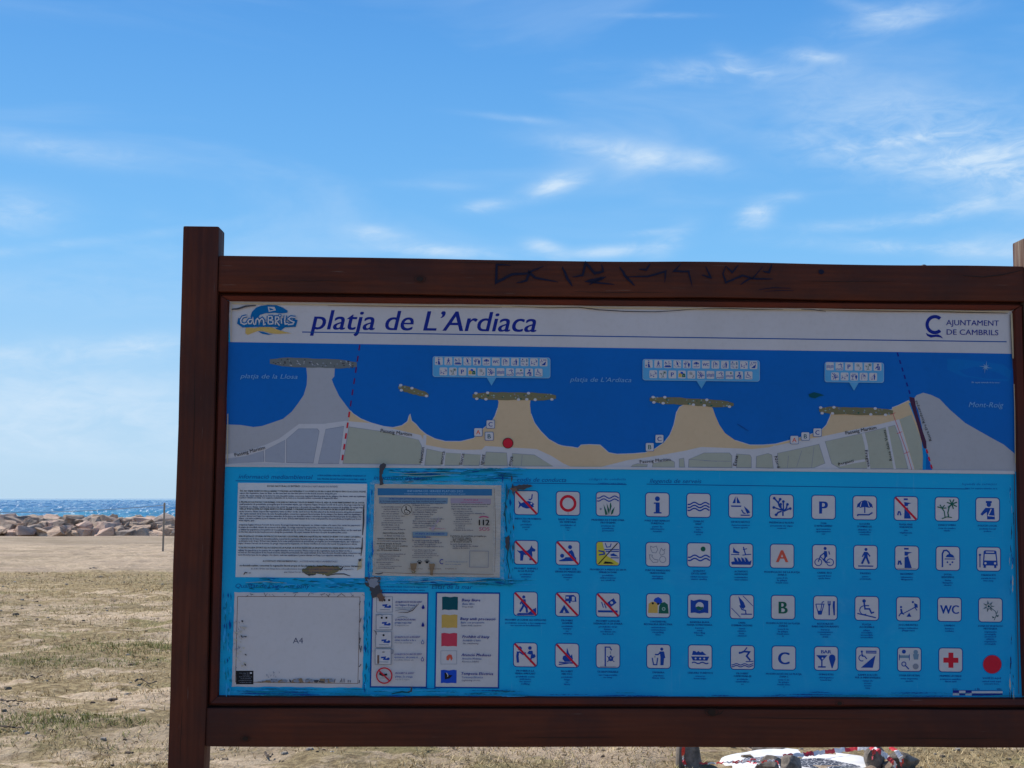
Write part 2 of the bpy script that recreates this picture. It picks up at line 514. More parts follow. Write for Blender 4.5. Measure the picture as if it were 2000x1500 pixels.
g = 0.0012
trim((ix0 + g, iz1), (ix1 - g, iz1), (ox0 + g, oz1), (ox1 - g, oz1), trim_x)
trim((ix0 + g, iz0), (ix1 - g, iz0), (ox0 + g, oz0), (ox1 - g, oz0), trim_x)
trim((ix0, iz0 + g), (ix0, iz1 - g), (ox0, oz0 + g), (ox0, oz1 - g), trim_z)
trim((ix1, iz0 + g), (ix1, iz1 - g), (ox1, oz0 + g), (ox1, oz1 - g), trim_z)
prism_box('backing_board', px1 - 0.004, prx0 + 0.004, zb1 - 0.005, zt0 + 0.005, 0.006, 0.022, wood_x, board, 0.001, 1)

# bolt head on the top beam, beside the right end
bv, bf = [], []
c0 = L(1804, 516, -0.0); c0 = Vector((c0.x, 0.0, zt1))
for j in range(5):
    a = j / 4 * math.pi / 2
    for i in range(14):
        q = 2 * math.pi * i / 14
        bv.append((c0.x + 0.010 * math.cos(a) * math.cos(q), c0.y + 0.010 * math.cos(a) * math.sin(q), c0.z - 0.001 + 0.007 * math.sin(a)))
for j in range(4):
    for i in range(14):
        bf.append((j * 14 + i, j * 14 + (i + 1) % 14, (j + 1) * 14 + (i + 1) % 14, (j + 1) * 14 + i))
mm, t_, p_ = newmat('dull_steel'); p_.inputs['Base Color'].default_value = (0.10, 0.12, 0.13, 1); p_.inputs['Metallic'].default_value = 0.7
rn = t_.noise(t_.n('ShaderNodeTexCoord').outputs['Object'], 90, 3); t_.put(p_.inputs['Roughness'], t_.rng(rn, 0.3, 0.7, 0.4, 0.8))
mesh_obj('bolt_head', bv, bf, mm, board, smooth=True)

# ------------------------------------------------------------------ printed panel
pv, pf = [], []
NX, NZ = 60, 30
for j in range(NZ + 1):
    for i in range(NX + 1):
        pv.append((ix0 - 0.006 + (ix1 - ix0 + 0.012) * i / NX, 0.0, iz0 - 0.006 + (iz1 - iz0 + 0.012) * j / NZ))
for j in range(NZ):
    for i in range(NX):
        a = j * (NX + 1) + i
        pf.append((a, a + 1, a + NX + 2, a + NX + 1))
for i in range(NX + 1):     # rim of the 5 mm sheet
    pass
m_panel, t, p = newmat('laminated_blue_panel')
co = t.n('ShaderNodeTexCoord').outputs['Object']
n1 = t.noise(co, 1.4, 4, 0.6, 0.5); n2 = t.noise(co, 9, 5, 0.6, 0.8); n3 = t.noise(t.mapping(co, scale=(1, 1, 3)), 40, 3, 0.6)
c = t.mix(t.rng(n1, 0.3, 0.7), (0.0, 0.315, 0.62, 1), (0.0, 0.385, 0.66, 1))
c = t.mix(t.math('MULTIPLY', t.rng(n2, 0.55, 0.75), 0.22), c, (0.0, 0.25, 0.56, 1))
c = t.mix(t.math('MULTIPLY', t.rng(n3, 0.55, 0.8), 0.10), c, (0.12, 0.42, 0.55, 1))
sky_sheen_ = t.noise(t.mapping(co, loc=(4, 0, 2), scale=(1, 1, .8)), 3.6, 5, .6, .8)  # pale patches of reflected sky, painted into the panel colour
c = t.mix(t.math('MULTIPLY', t.rng(sky_sheen_, 0.54, 0.74), 0.22), c, (0.14, 0.44, 0.62, 1))
salt = t.noise(t.mapping(co, scale=(60, 1, 5)), 1.0, 4, .6)
c = t.mix(t.math('MULTIPLY', t.rng(salt, 0.62, 0.78), 0.10), c, (0.3, 0.42, 0.46, 1))
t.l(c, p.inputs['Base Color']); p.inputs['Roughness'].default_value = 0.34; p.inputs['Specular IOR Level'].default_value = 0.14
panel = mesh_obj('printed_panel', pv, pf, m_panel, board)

N0 = 0.0003


def jag(pts, amp=1.2, sub=4):
    out = []
    for i in range(len(pts)):
        a, b = pts[i], pts[(i + 1) % len(pts)]
        d = math.hypot(b[0] - a[0], b[1] - a[1]); k = max(1, int(d / sub))
        for j in range(k):
            q = j / k
            out.append((a[0] + (b[0] - a[0]) * q + random.uniform(-amp, amp), a[1] + (b[1] - a[1]) * q + random.uniform(-amp, amp)))
    return out


# --- header strip with title and the two emblems
A = Art(N0)
A.poly('white', [(446, 588), (1980, 604), (1977, 691), (1900, 689.5), (1200, 679.5), (450, 668)])
hd = lambda x: 668 + (x - 450) * 0.0150
A.text('navy', 'platja de L\u2019Ardiaca', 606, 643, 441, 40, shear=0.22, bold=0.012, slope=0.012)
A.line('headline', 2.0, [(590, 648.5), (900, 653), (1400, 660), (1966, 667.5)])
# council emblem and name
A.ring('navy', 1826, 634, 18.5, 12.0, 26, 48, 312, 1.02)
A.poly('navy', [(1808, 650), (1814, 653), (1822, 654), (1832, 653), (1838, 656), (1842, 661), (1836, 659), (1828, 658), (1818, 659.5), (1811, 656)])
A.text('navy', 'AJUNTAMENT', 1848, 635, 103, 10.8, bold=0.005, slope=0.013)
A.text('navy', 'DE CAMBRILS', 1849, 653.5, 101, 10.8, bold=0.005, slope=0.013)
# town tourism emblem: blue disc arc, outlined lettering, sandy stroke
A.poly('logoblue', [(489, 618), (492, 609), (500, 601), (510, 597), (523, 595.5), (540, 596), (553, 601), (562, 607), (561, 611), (552, 612), (535, 611), (518, 612), (508, 615), (502, 622), (496, 630)])
A.poly('logoblue', [(538, 641), (558, 636), (556, 640), (548, 646), (541, 644)])
A.poly('logosand', [(480, 640), (486, 640), (498, 641), (512, 637), (526, 638), (540, 643), (556, 648), (570, 651), (560, 651), (542, 652), (530, 651), (516, 647), (504, 646), (494, 650), (484, 654), (479, 651)])
A.poly('logoblue', [(504, 647), (514, 648), (526, 652), (534, 652), (524, 654), (512, 652)])
A.poly('white', [(523, 599), (536, 599.5), (539, 606), (525, 609)])
A.poly('logoblue', [(525.5, 601), (532, 603), (535, 605.5), (527, 606.5)])
A.line('logoblue', 9.2, [(470, 622), (468, 630), (475, 635), (500, 634), (530, 634), (552, 635), (574, 634), (577, 624)])
LG = [[(482, 617), (474, 619), (470, 625), (471, 631), (477, 633.5), (483, 631)],
      [(492, 624), (487, 624), (484, 628), (486, 632), (490, 632), (493, 627), (494, 620), (495, 632), (498, 634)],
      [(499, 634), (500, 625), (503, 622), (506, 626), (506, 633), (508, 625), (512, 622), (515, 626), (515, 634), (519, 633)],
      [(524, 617), (524, 633)], [(524, 618), (531, 618), (532, 623), (526, 625), (533, 627), (533, 632), (525, 633)],
      [(538, 634), (538, 619), (544, 619), (545, 624), (539, 627), (546, 636)],
      [(549, 622), (550, 632)], [(557, 616), (556, 628), (557, 633), (563, 632)],
      [(577, 620), (568, 619), (563, 623), (569, 627), (574, 629), (572, 633), (562, 634)]]
for st_ in LG: A.line('logoblue', 6.4, st_)
for st_ in LG: A.line('white', 2.5, st_)
A.circ('logoblue', 546.5, 616, 3.4, k=10); A.circ('white', 546.5, 616, 1.8, k=10)
A.build('title_header', panel, 'white header strip with navy title and two emblems')

# --- sea and land map
A = Art(N0, 0.000006)
top = lambda x: 668 + (x - 450) * 0.0150
seam = lambda x: 907 + (x - 444) * 0.0085
A.poly('sea', [(446, 668), (1200, 679.5), (1900, 689.5), (1980, 691), (1983, 922), (1200, 912), (440, 908)])
for q in range(16):
    x = random.uniform(480, 1900); y = random.uniform(700, 800)
    if 1 < q < 5: x = random.uniform(1150, 1300)
A.poly('haze1', [(1850, 700), (1900, 704), (1960, 712), (1976, 725), (1970, 745), (1930, 742), (1880, 735), (1850, 722)])
A.poly('sea', [(1872, 724), (1905, 716), (1950, 728), (1972, 740), (1930, 740), (1890, 734)])
# grey neighbour beaches
A.poly('greyland', [(440, 829), (470, 830), (495, 834), (512, 832), (530, 826), (553, 818), (570, 804), (582, 788), (593, 772), (599, 752), (600, 735), (598, 716), (654, 716), (653, 735), (648, 741), (652, 752), (662, 773), (676, 792), (684, 802), (666, 909), (440, 908)])
A.poly('greyland', [(1783, 781), (1790, 772), (1803, 767), (1818, 771), (1835, 779), (1855, 800), (1885, 826), (1920, 846), (1945, 860), (1960, 868), (1984, 888), (1984, 922), (1822, 921), (1807, 870), (1800, 830), (1793, 800)])
shore = [(684, 802), (690, 808), (705, 818), (725, 826), (750, 833), (768, 835), (785, 831), (796, 823), (799, 812), (801, 809), (804, 822), (812, 828), (820, 838), (832, 848), (850, 857), (870, 862), (900, 862), (925, 856), (940, 840), (960, 824), (967, 812), (972, 797), (974, 785), (970, 776), (1037, 776), (1035, 790), (1037, 808), (1044, 826), (1056, 842), (1072, 858), (1090, 868), (1100, 871), (1117, 873), (1129, 875), (1135, 869), (1150, 868), (1172, 869), (1180, 876), (1189, 884), (1205, 887), (1235, 886), (1260, 884), (1280, 876), (1297, 864), (1308, 850), (1316, 830), (1321, 806), (1327, 795), (1340, 788), (1380, 788), (1392, 797), (1397, 812), (1405, 830), (1416, 846), (1436, 860), (1465, 869), (1490, 869), (1515, 867), (1545, 859), (1580, 849), (1603, 841), (1614, 830), (1621, 814), (1625, 800), (1742, 800), (1743, 796), (1756, 791), (1775, 782), (1782, 790), (1792, 820), (1803, 870), (1806, 918), (666, 908)]
A.poly('sand', shore)
A.line('road', 1.3, shore[0:22]); A.line('road', 1.2, shore[26:50]); A.line('road', 1.2, shore[54:68])
# streets: a pale ground with blocks laid over it
A.poly('road', [(440, 887), (475, 883), (520, 868), (545, 857), (584, 828), (630, 828), (676, 822), (682, 823), (720, 826), (770, 838), (822, 850), (832, 869), (870, 876), (905, 879), (941, 878), (948, 871), (980, 873), (1048, 877), (1078, 891), (1100, 905), (1118, 913), (440, 909)])
A.poly('road', [(1170, 913), (1225, 899), (1290, 889), (1340, 880), (1370, 873), (1420, 875), (1470, 877), (1500, 874), (1540, 865), (1603, 853), (1660, 841), (1720, 828), (1756, 819), (1786, 917)])
A.poly('block', [(1757, 819), (1780, 810), (1796, 850), (1804, 880), (1805, 918), (1787, 917)])
for P in ([(440, 896), (478, 891), (515, 880), (516, 902), (440, 906)], [(518, 879), (557, 859), (556, 904), (518, 902)], [(559, 858), (583, 837), (620, 837), (624, 842), (612, 905), (559, 904)], [(636, 838), (672, 832), (662, 906), (621, 906)]):
    A.poly('line', P); cxp = sum(a for a, b in P) / len(P); cyp = sum(b for a, b in P) / len(P)
    A.poly('greyblock', [(cxp + (a - cxp) * 0.97, cyp + (b - cyp) * 0.97) for a, b in P])
for P in ([(681, 833), (745, 842), (818, 859), (824, 871), (822, 908), (669, 906)], [(833, 876), (870, 884), (941, 888), (936, 910), (829, 909)],
          [(949, 882), (990, 884), (992, 910), (944, 910)], [(1000, 885), (1044, 888), (1081, 911), (1000, 911)], [(1235, 908), (1245, 905), (1265, 907), (1264, 912), (1232, 912)],
          [(1275, 905), (1310, 898), (1318, 902), (1318, 913), (1273, 913)], [(1326, 896), (1336, 894), (1338, 913), (1326, 913)], [(1345, 897), (1375, 884), (1425, 884), (1430, 890), (1430, 914), (1344, 913)],
          [(1438, 886), (1465, 888), (1468, 893), (1468, 914), (1438, 914)], [(1477, 891), (1500, 885), (1508, 888), (1511, 915), (1476, 914)], [(1518, 885), (1560, 876), (1600, 867), (1612, 905), (1590, 914), (1519, 915)],
          [(1611, 862), (1680, 847), (1748, 830), (1760, 862), (1774, 916), (1640, 915), (1624, 906)]):
    A.poly('line', P)
    cxp = sum(a for a, b in P) / len(P); cyp = sum(b for a, b in P) / len(P); ww = max(a for a, b in P) - min(a for a, b in P); hh = max(b for a, b in P) - min(b for a, b in P)
    A.poly('block', [(cxp + (a - cxp) * (1 - 2 / ww), cyp + (b - cyp) * (1 - 2 / hh)) for a, b in P])
for P in ([(870, 884), (866, 909)], [(905, 887), (900, 909)], [(1020, 889), (1018, 910)], [(1375, 900), (1428, 901)], [(1540, 890), (1538, 914)], [(1590, 872), (1585, 914)], [(1345, 897), (1400, 901)], [(1566, 880), (1556, 912)]):
    A.line('line', 0.9, P)
for P in ([(830, 850), (826, 909)], [(868, 878), (865, 910)], [(904, 880), (901, 910)], [(943, 878), (940, 910)], [(995, 877), (996, 911)], [(1434, 878), (1434, 915)], [(1513, 870), (1516, 915)],
          [(1640, 909), (1665, 903), (1690, 899)], [(1686, 846), (1692, 870), (1697, 916)], [(1732, 834), (1740, 876), (1748, 917)]):
    A.line('road', 6.0 if P[0][0] not in (1640, 1732) else 4.5, P)
A.line('river', 6.5, [(1778, 786), (1786, 806), (1795, 830), (1803, 858), (1806, 890), (1805, 921)])
A.poly('plum2', [(1776, 775), (1786, 777), (1790, 800), (1800, 836), (1809, 862), (1810, 876), (1804, 876), (1797, 850), (1787, 815), (1779, 790)])
# rail line with ticks
A.line('flagred', 1.0, [(1744, 808), (1752, 830), (1770, 880), (1781, 918)])
for q in ((1744, 808), (1757, 845), (1771, 884)): A.line('flagred', 1.0, [(q[0] - 5, q[1] + 2), (q[0] + 5, q[1] - 2)])
# municipal boundaries: dashes
def dashes(c, p0, p1, n, wd):
    for i in range(n):
        a, b = (i + 0.1) / n, (i + 0.62) / n
        A.line(c, wd, [(p0[0] + (p1[0] - p0[0]) * a, p0[1] + (p1[1] - p0[1]) * a), (p0[0] + (p1[0] - p0[0]) * b, p0[1] + (p1[1] - p0[1]) * b)])
dashes('plum', (703, 671), (683, 802), 6, 3.0)
dashes('red', (683, 802), (667, 907), 5, 3.4)
dashes('navy', (1752, 687), (1779, 775), 6, 3.0)
dashes('red', (1809, 876), (1822, 921), 3, 3.2)
# breakwaters
def reef(c, x0, y0, x1, y1, h, dots=None, dc='road', n=14, grey=False):
    P = []
    for i in range(n + 1):
        q = i / n; e = min(1, 3.2 * min(q, 1 - q) + 0.45)
        P.append((x0 + (x1 - x0) * q, y0 + (y1 - y0) * q - h / 2 * e + random.uniform(-.8, .8)))
    for i in range(n, -1, -1):
        q = i / n; e = min(1, 3.2 * min(q, 1 - q) + 0.45)
        P.append((x0 + (x1 - x0) * q, y0 + (y1 - y0) * q + h / 2 * e + random.uniform(-.8, .8)))
    A.poly(c, P)
    for i in range(int((x1 - x0) / 3.2)):
        q = random.uniform(0.04, 0.96); r_ = random.uniform(1.0, 2.4)
        cc = random.choice(['rock', 'line', 'brown', 'palegreen', 'rockgrey', 'green']) if not grey else random.choice(['line', 'rockgrey', 'dirt', 'dirt'])
        A.circ(cc, x0 + (x1 - x0) * q, y0 + (y1 - y0) * q + random.uniform(-.36, .36) * h, r_, r_ * 0.7, 6)
    for (q, s_) in (dots or []):
        A.circ(dc, x0 + (x1 - x0) * q, y0 + (y1 - y0) * q + s_ * h * 0.42, 3.4, 2.6, 8)
reef('rockgrey', 527, 706, 697, 712, 18, [], grey=True)
for i in range(14):
    x = random.uniform(545, 690); y = 706 + random.uniform(-3, 8); A.line('road', 1.1, [(x, y), (x + random.uniform(-3, 5), y + random.uniform(1, 4))])
reef('rock', 778, 756, 837, 772, 12, [(.08, -1), (.1, .9), (.45, -1), (.93, .5)])
reef('rock', 923, 773, 1086, 775, 15, [(.04, -.8), (.05, .9), (.18, -1), (.16, 1), (.55, 1), (.65, .9), (.67, -1), (.75, 1), (.95, .8)])
reef('rock', 1269, 780, 1433, 790, 14, [(.04, -.8), (.05, .9), (.18, -1), (.16, 1), (.52, .9), (.65, .9), (.68, -1), (.95, .8)])
reef('rock', 1600, 801, 1744, 805, 15, [(.02, -.8), (.04, .9), (.2, -1), (.18, .9), (.7, .9), (.76, -1), (.9, .9)])
A.poly('dkgreen', [(1579, 770), (1590, 766), (1602, 769), (1610, 772), (1600, 774), (1592, 778), (1581, 775)])
A.line('headline', 2, [(1440, 828), (1450, 834), (1462, 842)], taper=True)
A.circ('black', 992, 865.5, 10.6); A.circ('red', 992, 865.5, 9.4)
# sea names
A.text('seatext', 'platja de la Llosa', 469, 738.5, 112, 9.0, shear=0.25, slope=0.012)
A.text('seatext', 'platja de L\u2019Ardiaca', 1113, 745, 120, 9.0, shear=0.25, slope=0.012)
A.text('seatext', 'Mont-Roig', 1892, 795, 68, 10.5, shear=0.25, slope=0.014)
A.fake('compass', 1898, 1953, 748, 2.4, 0.01)
for k in range(8):
    a = k * math.pi / 4 + 0.15; r_ = 13 if k % 2 == 0 else 8
    cx_, cy_ = 1925, 717
    A.poly('compass', [(cx_ + r_ * math.cos(a), cy_ + r_ * math.sin(a)), (cx_ + 2.6 * math.cos(a + .6), cy_ + 2.6 * math.sin(a + .6)), (cx_, cy_)])
# street names
def road_name(s_, pts, h, c='black'):
    (x0, y0), (x1, y1) = pts
    A.text(c, s_, x0, y0, math.hypot(x1 - x0, y1 - y0), h, ang=math.degrees(math.atan2(y1 - y0, x1 - x0)), bold=0.004)
road_name('Passeig Mar\u00edtim', ((459, 892), (518, 877)), 7.0)
road_name('Passeig Mar\u00edtim', ((743, 844), (804, 852)), 7.0)
road_name('Passeig Mar\u00edtim', ((1250, 905), (1310, 900)), 6.6)
road_name('Passeig Mar\u00edtim', ((1652, 849), (1712, 838)), 7.0)
for nm, x, y0, y1 in (('Newton', 825, 904, 874), ('enorca', 865, 907, 882), ('llorca', 903, 908, 886), ('iguez', 943, 908, 888), ('enya', 998, 910, 892), ('Etna', 1438, 910, 890)):
    road_name(nm, ((x, y0), (x + 4, y1)), 7.0)
road_name('Nord', ((1512, 892), (1518, 914)), 6.5); road_name('Fragata', ((1689, 880), (1695, 912)), 6.0)
road_name('Rosa dels Vents', ((1743, 899), (1730, 839)), 6.2); road_name('Bergant\u00ed', ((1638, 909), (1668, 902)), 5.6)
road_name('Riera De Riudecanyes', ((1820, 860), (1791, 782)), 5.6)
# lettered beach-access markers
for (ch, cc, x, y) in (('A', 'orange', 934, 844), ('C', 'navy', 958, 828.5), ('B', 'dkgreen', 955.5, 852), ('B', 'green', 1269, 873), ('C', 'navy', 1288, 857), ('A', 'orange', 1551.5, 859), ('B', 'dkgreen', 1573, 852), ('C', 'navy', 1596.5, 844.5)):
    A.rrect('logoblue', x - 8.4, y - 8.4, x + 8.4, y + 8.4, 2); A.rrect('white', x - 7.6, y - 7.6, x + 7.6, y + 7.6, 2)
    A.text(cc, ch, x, y + 4.4, None, 8.8, bold=0.02, center=True)
A.poly('white', [(440, 907.5), (1200, 912), (1980, 919.5), (1983, 926), (1200, 916.5), (440, 911.5)])
A.build('coast_map', panel, 'map of the coast with sand coloured beaches, olive breakwaters and deep blue sea')

# ------------------------------------------------------------------ pictogram drawings on a 100 x 100 tile
def ell(cx, cy, rx, ry, k=16, a0=0):
    return [(cx + rx * math.cos(a0 + 2 * math.pi * i / k), cy + ry * math.sin(a0 + 2 * math.pi * i / k)) for i in range(k)]
def wave(y, x0=2, x1=98, amp=5, per=48, ph=0.6):
    return [(x0 + (x1 - x0) * i / 24, y + amp * math.sin(ph + 2 * math.pi * (x0 + (x1 - x0) * i / 24) / per)) for i in range(25)]
B_, R_, G_, K_ = 'picto', 'red', 'green', 'black'
SL = ('s', R_, 9, [(4, 3), (95, 97)])
PIC = {
 'fishing': [('p', B_, [(14, 40), (27, 52), (45, 44), (60, 42), (75, 47), (86, 56), (80, 60), (84, 66), (70, 74), (50, 75), (34, 70), (26, 64), (14, 76), (19, 58)]), ('c', 'white', 72, 53, 4), ('s', B_, 5, [(76, 12), (74, 30), (68, 37), (60, 34)]), SL],
 'ring': [('r', R_, 50, 50, 37, 25), ('s', 'line', 3, [(50, 88), (50, 98)])],
 'seagrass': [('s', B_, 5, wave(20)), ('s', B_, 5, wave(33)), ('p', G_, [(38, 98), (30, 50), (44, 80), (48, 96)]), ('p', G_, [(50, 98), (44, 45), (56, 75)]), ('p', G_, [(56, 98), (58, 50), (62, 42), (66, 60), (60, 80)]), ('p', G_, [(62, 98), (66, 78), (80, 62), (72, 90)]), ('c', 'line', 18, 72, 5)],
 'dog': [('p', B_, [(12, 38), (18, 44), (30, 42), (56, 42), (66, 34), (74, 18), (78, 28), (92, 38), (88, 46), (76, 46), (78, 60), (76, 84), (64, 84), (66, 64), (40, 60), (36, 86), (24, 86), (24, 56), (12, 44)]), SL],
 'massage': [('c', B_, 60, 24, 9), ('p', B_, [(55, 42), (68, 36), (76, 48), (82, 68), (70, 68), (62, 54), (48, 52)]), ('c', B_, 25, 62, 9), ('p', B_, [(12, 82), (34, 74), (40, 68), (86, 68), (88, 84), (30, 86), (12, 86)]), SL],
 'jetski': [('p', 'lemon', [(0, 8), (0, 92), (8, 100), (92, 100), (98, 92), (60, 68), (46, 60), (30, 20), (26, 0), (6, 0)]), ('s', B_, 4, [(38, 4), (44, 22), (60, 20), (64, 6)]), ('s', B_, 4, [(34, 32), (98, 32)]), ('s', B_, 5, [(40, 40), (98, 40)]), ('s', B_, 6, [(8, 38), (32, 42), (34, 52), (10, 56)]), ('p', B_, [(60, 54), (74, 48), (90, 58), (96, 62), (62, 60)]), ('s', B_, 4, [(62, 68), (98, 68)]), ('s', K_, 4, [(8, 96), (92, 4)]), ('p', K_, [(30, 94), (36, 84), (60, 86), (68, 88), (76, 94)])],
 'promenade': [('c', B_, 42, 20, 7), ('p', B_, [(36, 30), (50, 30), (52, 52), (42, 58), (32, 50)]), ('s', B_, 6, [(34, 34), (26, 52)]), ('s', B_, 9, [(42, 52), (36, 66), (24, 84)]), ('s', B_, 9, [(44, 54), (54, 68), (56, 88)]), ('p', B_, [(8, 96), (20, 90), (60, 90), (84, 72), (96, 66), (97, 88), (88, 98), (16, 99)]), SL],
 'camping': [('p', B_, [(40, 36), (42, 10), (78, 8), (88, 18), (90, 38)]), ('c', B_, 60, 40, 5), ('p', 'white', [(44, 16), (56, 16), (56, 24), (44, 24)]), ('p', 'white', [(70, 16), (82, 16), (82, 34), (70, 34)]), ('p', B_, [(36, 52), (60, 88), (14, 88)]), ('p', 'white', [(36, 72), (42, 86), (30, 86)]), SL],
 'dumping': [('p', B_, [(44, 42), (74, 20), (88, 40), (60, 60)]), ('c', 'white', 66, 40, 6), ('s', B_, 4, [(22, 38), (30, 62)]), ('s', B_, 4, [(34, 44), (42, 64)]), ('s', B_, 9, [(6, 78), (92, 78)]), SL],
 'vendor': [('c', B_, 26, 22, 9), ('s', B_, 11, [(18, 36), (15, 56), (18, 84)]), ('s', B_, 6, [(22, 36), (40, 48), (52, 40)]), ('c', B_, 70, 20, 8), ('p', B_, [(66, 32), (82, 32), (84, 50), (70, 48), (58, 44)]), ('p', B_, [(74, 50), (90, 46), (96, 56), (88, 64), (74, 66)]), ('s', B_, 6, [(76, 62), (72, 82)]), SL],
 'fire': [('p', B_, [(50, 16), (58, 40), (66, 52), (72, 44), (76, 66), (66, 78), (40, 78), (30, 66), (32, 54), (46, 48)]), ('s', B_, 5, [(14, 80), (80, 84)]), ('s', B_, 5, [(14, 90), (80, 80)]), SL],
 'nosoap': [('s', B_, 6, [(38, 10), (38, 96)]), ('s', B_, 5, [(36, 12), (58, 12), (64, 24)]), ('p', B_, [(58, 20), (68, 20), (66, 28)]), ('s', 'line', 3, [(60, 30), (62, 42)]), ('r', B_, 62, 62, 11, 5), ('c', B_, 62, 52, 5), ('s', B_, 3, [(46, 52), (78, 76)]), ('s', B_, 3, [(78, 52), (46, 76)]), ('s', 'line', 2, [(14, 97), (84, 97)])],
 'info': [('c', B_, 50, 24, 11), ('p', B_, [(34, 40), (60, 40), (60, 82), (68, 82), (68, 88), (34, 88), (34, 82), (42, 82), (42, 46), (34, 46)])],
 'waves': [('s', B_, 6, wave(42)), ('s', B_, 6, wave(55)), ('s', B_, 6, wave(68))],
 'sailing': [('p', B_, [(28, 8), (28, 38), (14, 38)]), ('p', B_, [(33, 8), (50, 38), (33, 38)]), ('p', B_, [(6, 48), (54, 48), (52, 54), (10, 54)]), ('p', B_, [(64, 50), (84, 66), (92, 78), (78, 84)]), ('s', B_, 5, [(54, 66), (62, 80), (72, 82)]), ('s', B_, 5, [(50, 90), (90, 90)])],
 'algae': [('s', B_, 7, [(56, 90), (56, 66), (40, 48), (36, 34), (20, 16)]), ('s', B_, 6, [(36, 34), (42, 20)]), ('s', B_, 6, [(56, 66), (34, 60), (18, 54)]), ('s', B_, 7, [(50, 70), (34, 76), (28, 86)]), ('s', B_, 6, [(58, 66), (58, 30)]), ('s', B_, 6, [(60, 68), (72, 56), (74, 42)]), ('s', B_, 6, [(60, 70), (86, 58)]), ('s', B_, 6, [(48, 54), (46, 40)])] + [('c', B_, a, b, 6) for a, b in ((18, 14), (44, 18), (58, 28), (46, 40), (76, 40), (88, 58), (16, 54), (26, 86))],
 'parking': [('t', B_, 'P', 50, 78, None, 56, 0.045)],
 'parasol': [('p', B_, [(14, 50), (18, 34), (32, 22), (50, 16), (68, 22), (82, 34), (86, 50), (78, 46), (70, 50), (50, 46), (30, 50), (22, 46)]), ('s', 'white', 3, [(36, 24), (30, 46)]), ('s', 'white', 3, [(62, 22), (70, 46)]), ('s', B_, 5, [(50, 46), (50, 72)]), ('s', B_, 6, [(18, 86), (20, 80), (68, 80), (84, 70)])],
 'nolifeguard': [('p', B_, [(40, 6), (58, 6), (58, 14), (40, 14)]), ('p', B_, [(42, 22), (74, 26), (60, 32), (58, 40), (44, 40)]), ('p', B_, [(44, 46), (58, 46), (72, 94), (42, 94)]), ('s', B_, 6, [(18, 62), (14, 80)]), ('s', B_, 6, [(22, 62), (28, 80)]), SL],
 'palms': [('s', G_, 6, [(58, 86), (54, 66), (60, 40), (72, 28)]), ('s', G_, 5, [(42, 86), (38, 60), (28, 46)])] + [('s', G_, 5, [(72, 28), (72 + 24 * math.cos(a), 28 + 22 * math.sin(a))]) for a in (-2.8, -2.0, -1.2, -.4, .5, 1.3, 2.4)] + [('s', G_, 4, [(28, 46), (28 + 20 * math.cos(a), 44 + 14 * math.sin(a))]) for a in (-2.9, -2.0, -.9, .1)] + [('s', G_, 4, [(28, 92), (50, 84), (72, 86)])],
 'police': [('p', B_, [(42, 12), (68, 12), (68, 22), (42, 22)]), ('c', B_, 55, 28, 10), ('p', B_, [(40, 42), (78, 42), (82, 92), (48, 92), (46, 60), (26, 76), (18, 70)]), ('s', 'white', 4, [(66, 46), (52, 76), (80, 78)])],
 'shells': [('s', 'line', 3, [(18, 14), (30, 20), (44, 14), (50, 30), (42, 44), (26, 42), (20, 28), (18, 14)]), ('s', 'line', 3, [(28, 54), (14, 52), (16, 70), (30, 86), (50, 84), (52, 74), (36, 72), (24, 60), (28, 54)]), ('r', 'line', 72, 72, 15, 12), ('s', 'line', 3, [(66, 22), (74, 34), (82, 26), (78, 48), (64, 54), (58, 44), (66, 22)])],
 'clean': [('c', G_, 68, 24, 11), ('s', B_, 6, wave(56)), ('s', B_, 6, wave(70))],
 'rowing': [('p', B_, [(14, 38), (16, 14), (26, 28), (44, 36), (40, 42)]), ('s', B_, 4, [(6, 46), (42, 46)]), ('s', B_, 5, [(60, 12), (64, 28), (70, 46)]), ('s', B_, 4, [(58, 24), (76, 20)]), ('s', B_, 4, [(56, 48), (94, 44)]), ('p', B_, [(6, 80), (14, 76), (86, 76), (96, 70), (92, 90), (10, 90)])] + [('p', B_, [(x, 76), (x - 4, 58), (x + 6, 62), (x + 14, 76)]) for x in (22, 38, 54, 70)],
 'A': [('t', 'orange', 'A', 50, 76, None, 54, 0.045)],
 'bike': [('r', B_, 24, 74, 17, 13), ('r', B_, 76, 74, 17, 13), ('c', B_, 54, 14, 7), ('p', B_, [(50, 24), (62, 26), (64, 50), (52, 54), (48, 40)]), ('s', B_, 5, [(52, 32), (34, 46), (24, 72)]), ('s', B_, 7, [(56, 50), (50, 60), (58, 76)]), ('s', B_, 4, [(34, 50), (56, 74), (76, 74)]), ('s', B_, 5, [(70, 26), (74, 40)])],
 'walk': [('c', B_, 52, 16, 7), ('p', B_, [(44, 26), (58, 26), (60, 50), (44, 50)]), ('s', B_, 6, [(46, 28), (36, 48)]), ('s', B_, 6, [(56, 28), (70, 46)]), ('s', B_, 9, [(48, 48), (34, 78)]), ('s', B_, 9, [(54, 48), (66, 78)]), ('s', B_, 5, [(18, 88), (84, 88)])],
 'lifeguard': [('p', B_, [(38, 6), (58, 6), (58, 14), (38, 14)]), ('p', B_, [(40, 22), (74, 26), (56, 32), (54, 40), (40, 40)]), ('p', B_, [(40, 48), (56, 42), (72, 94), (40, 94)]), ('s', B_, 7, [(16, 62), (12, 80)]), ('s', B_, 7, [(20, 62), (26, 80)]), ('s', 'line', 2, [(8, 96), (90, 96)])],
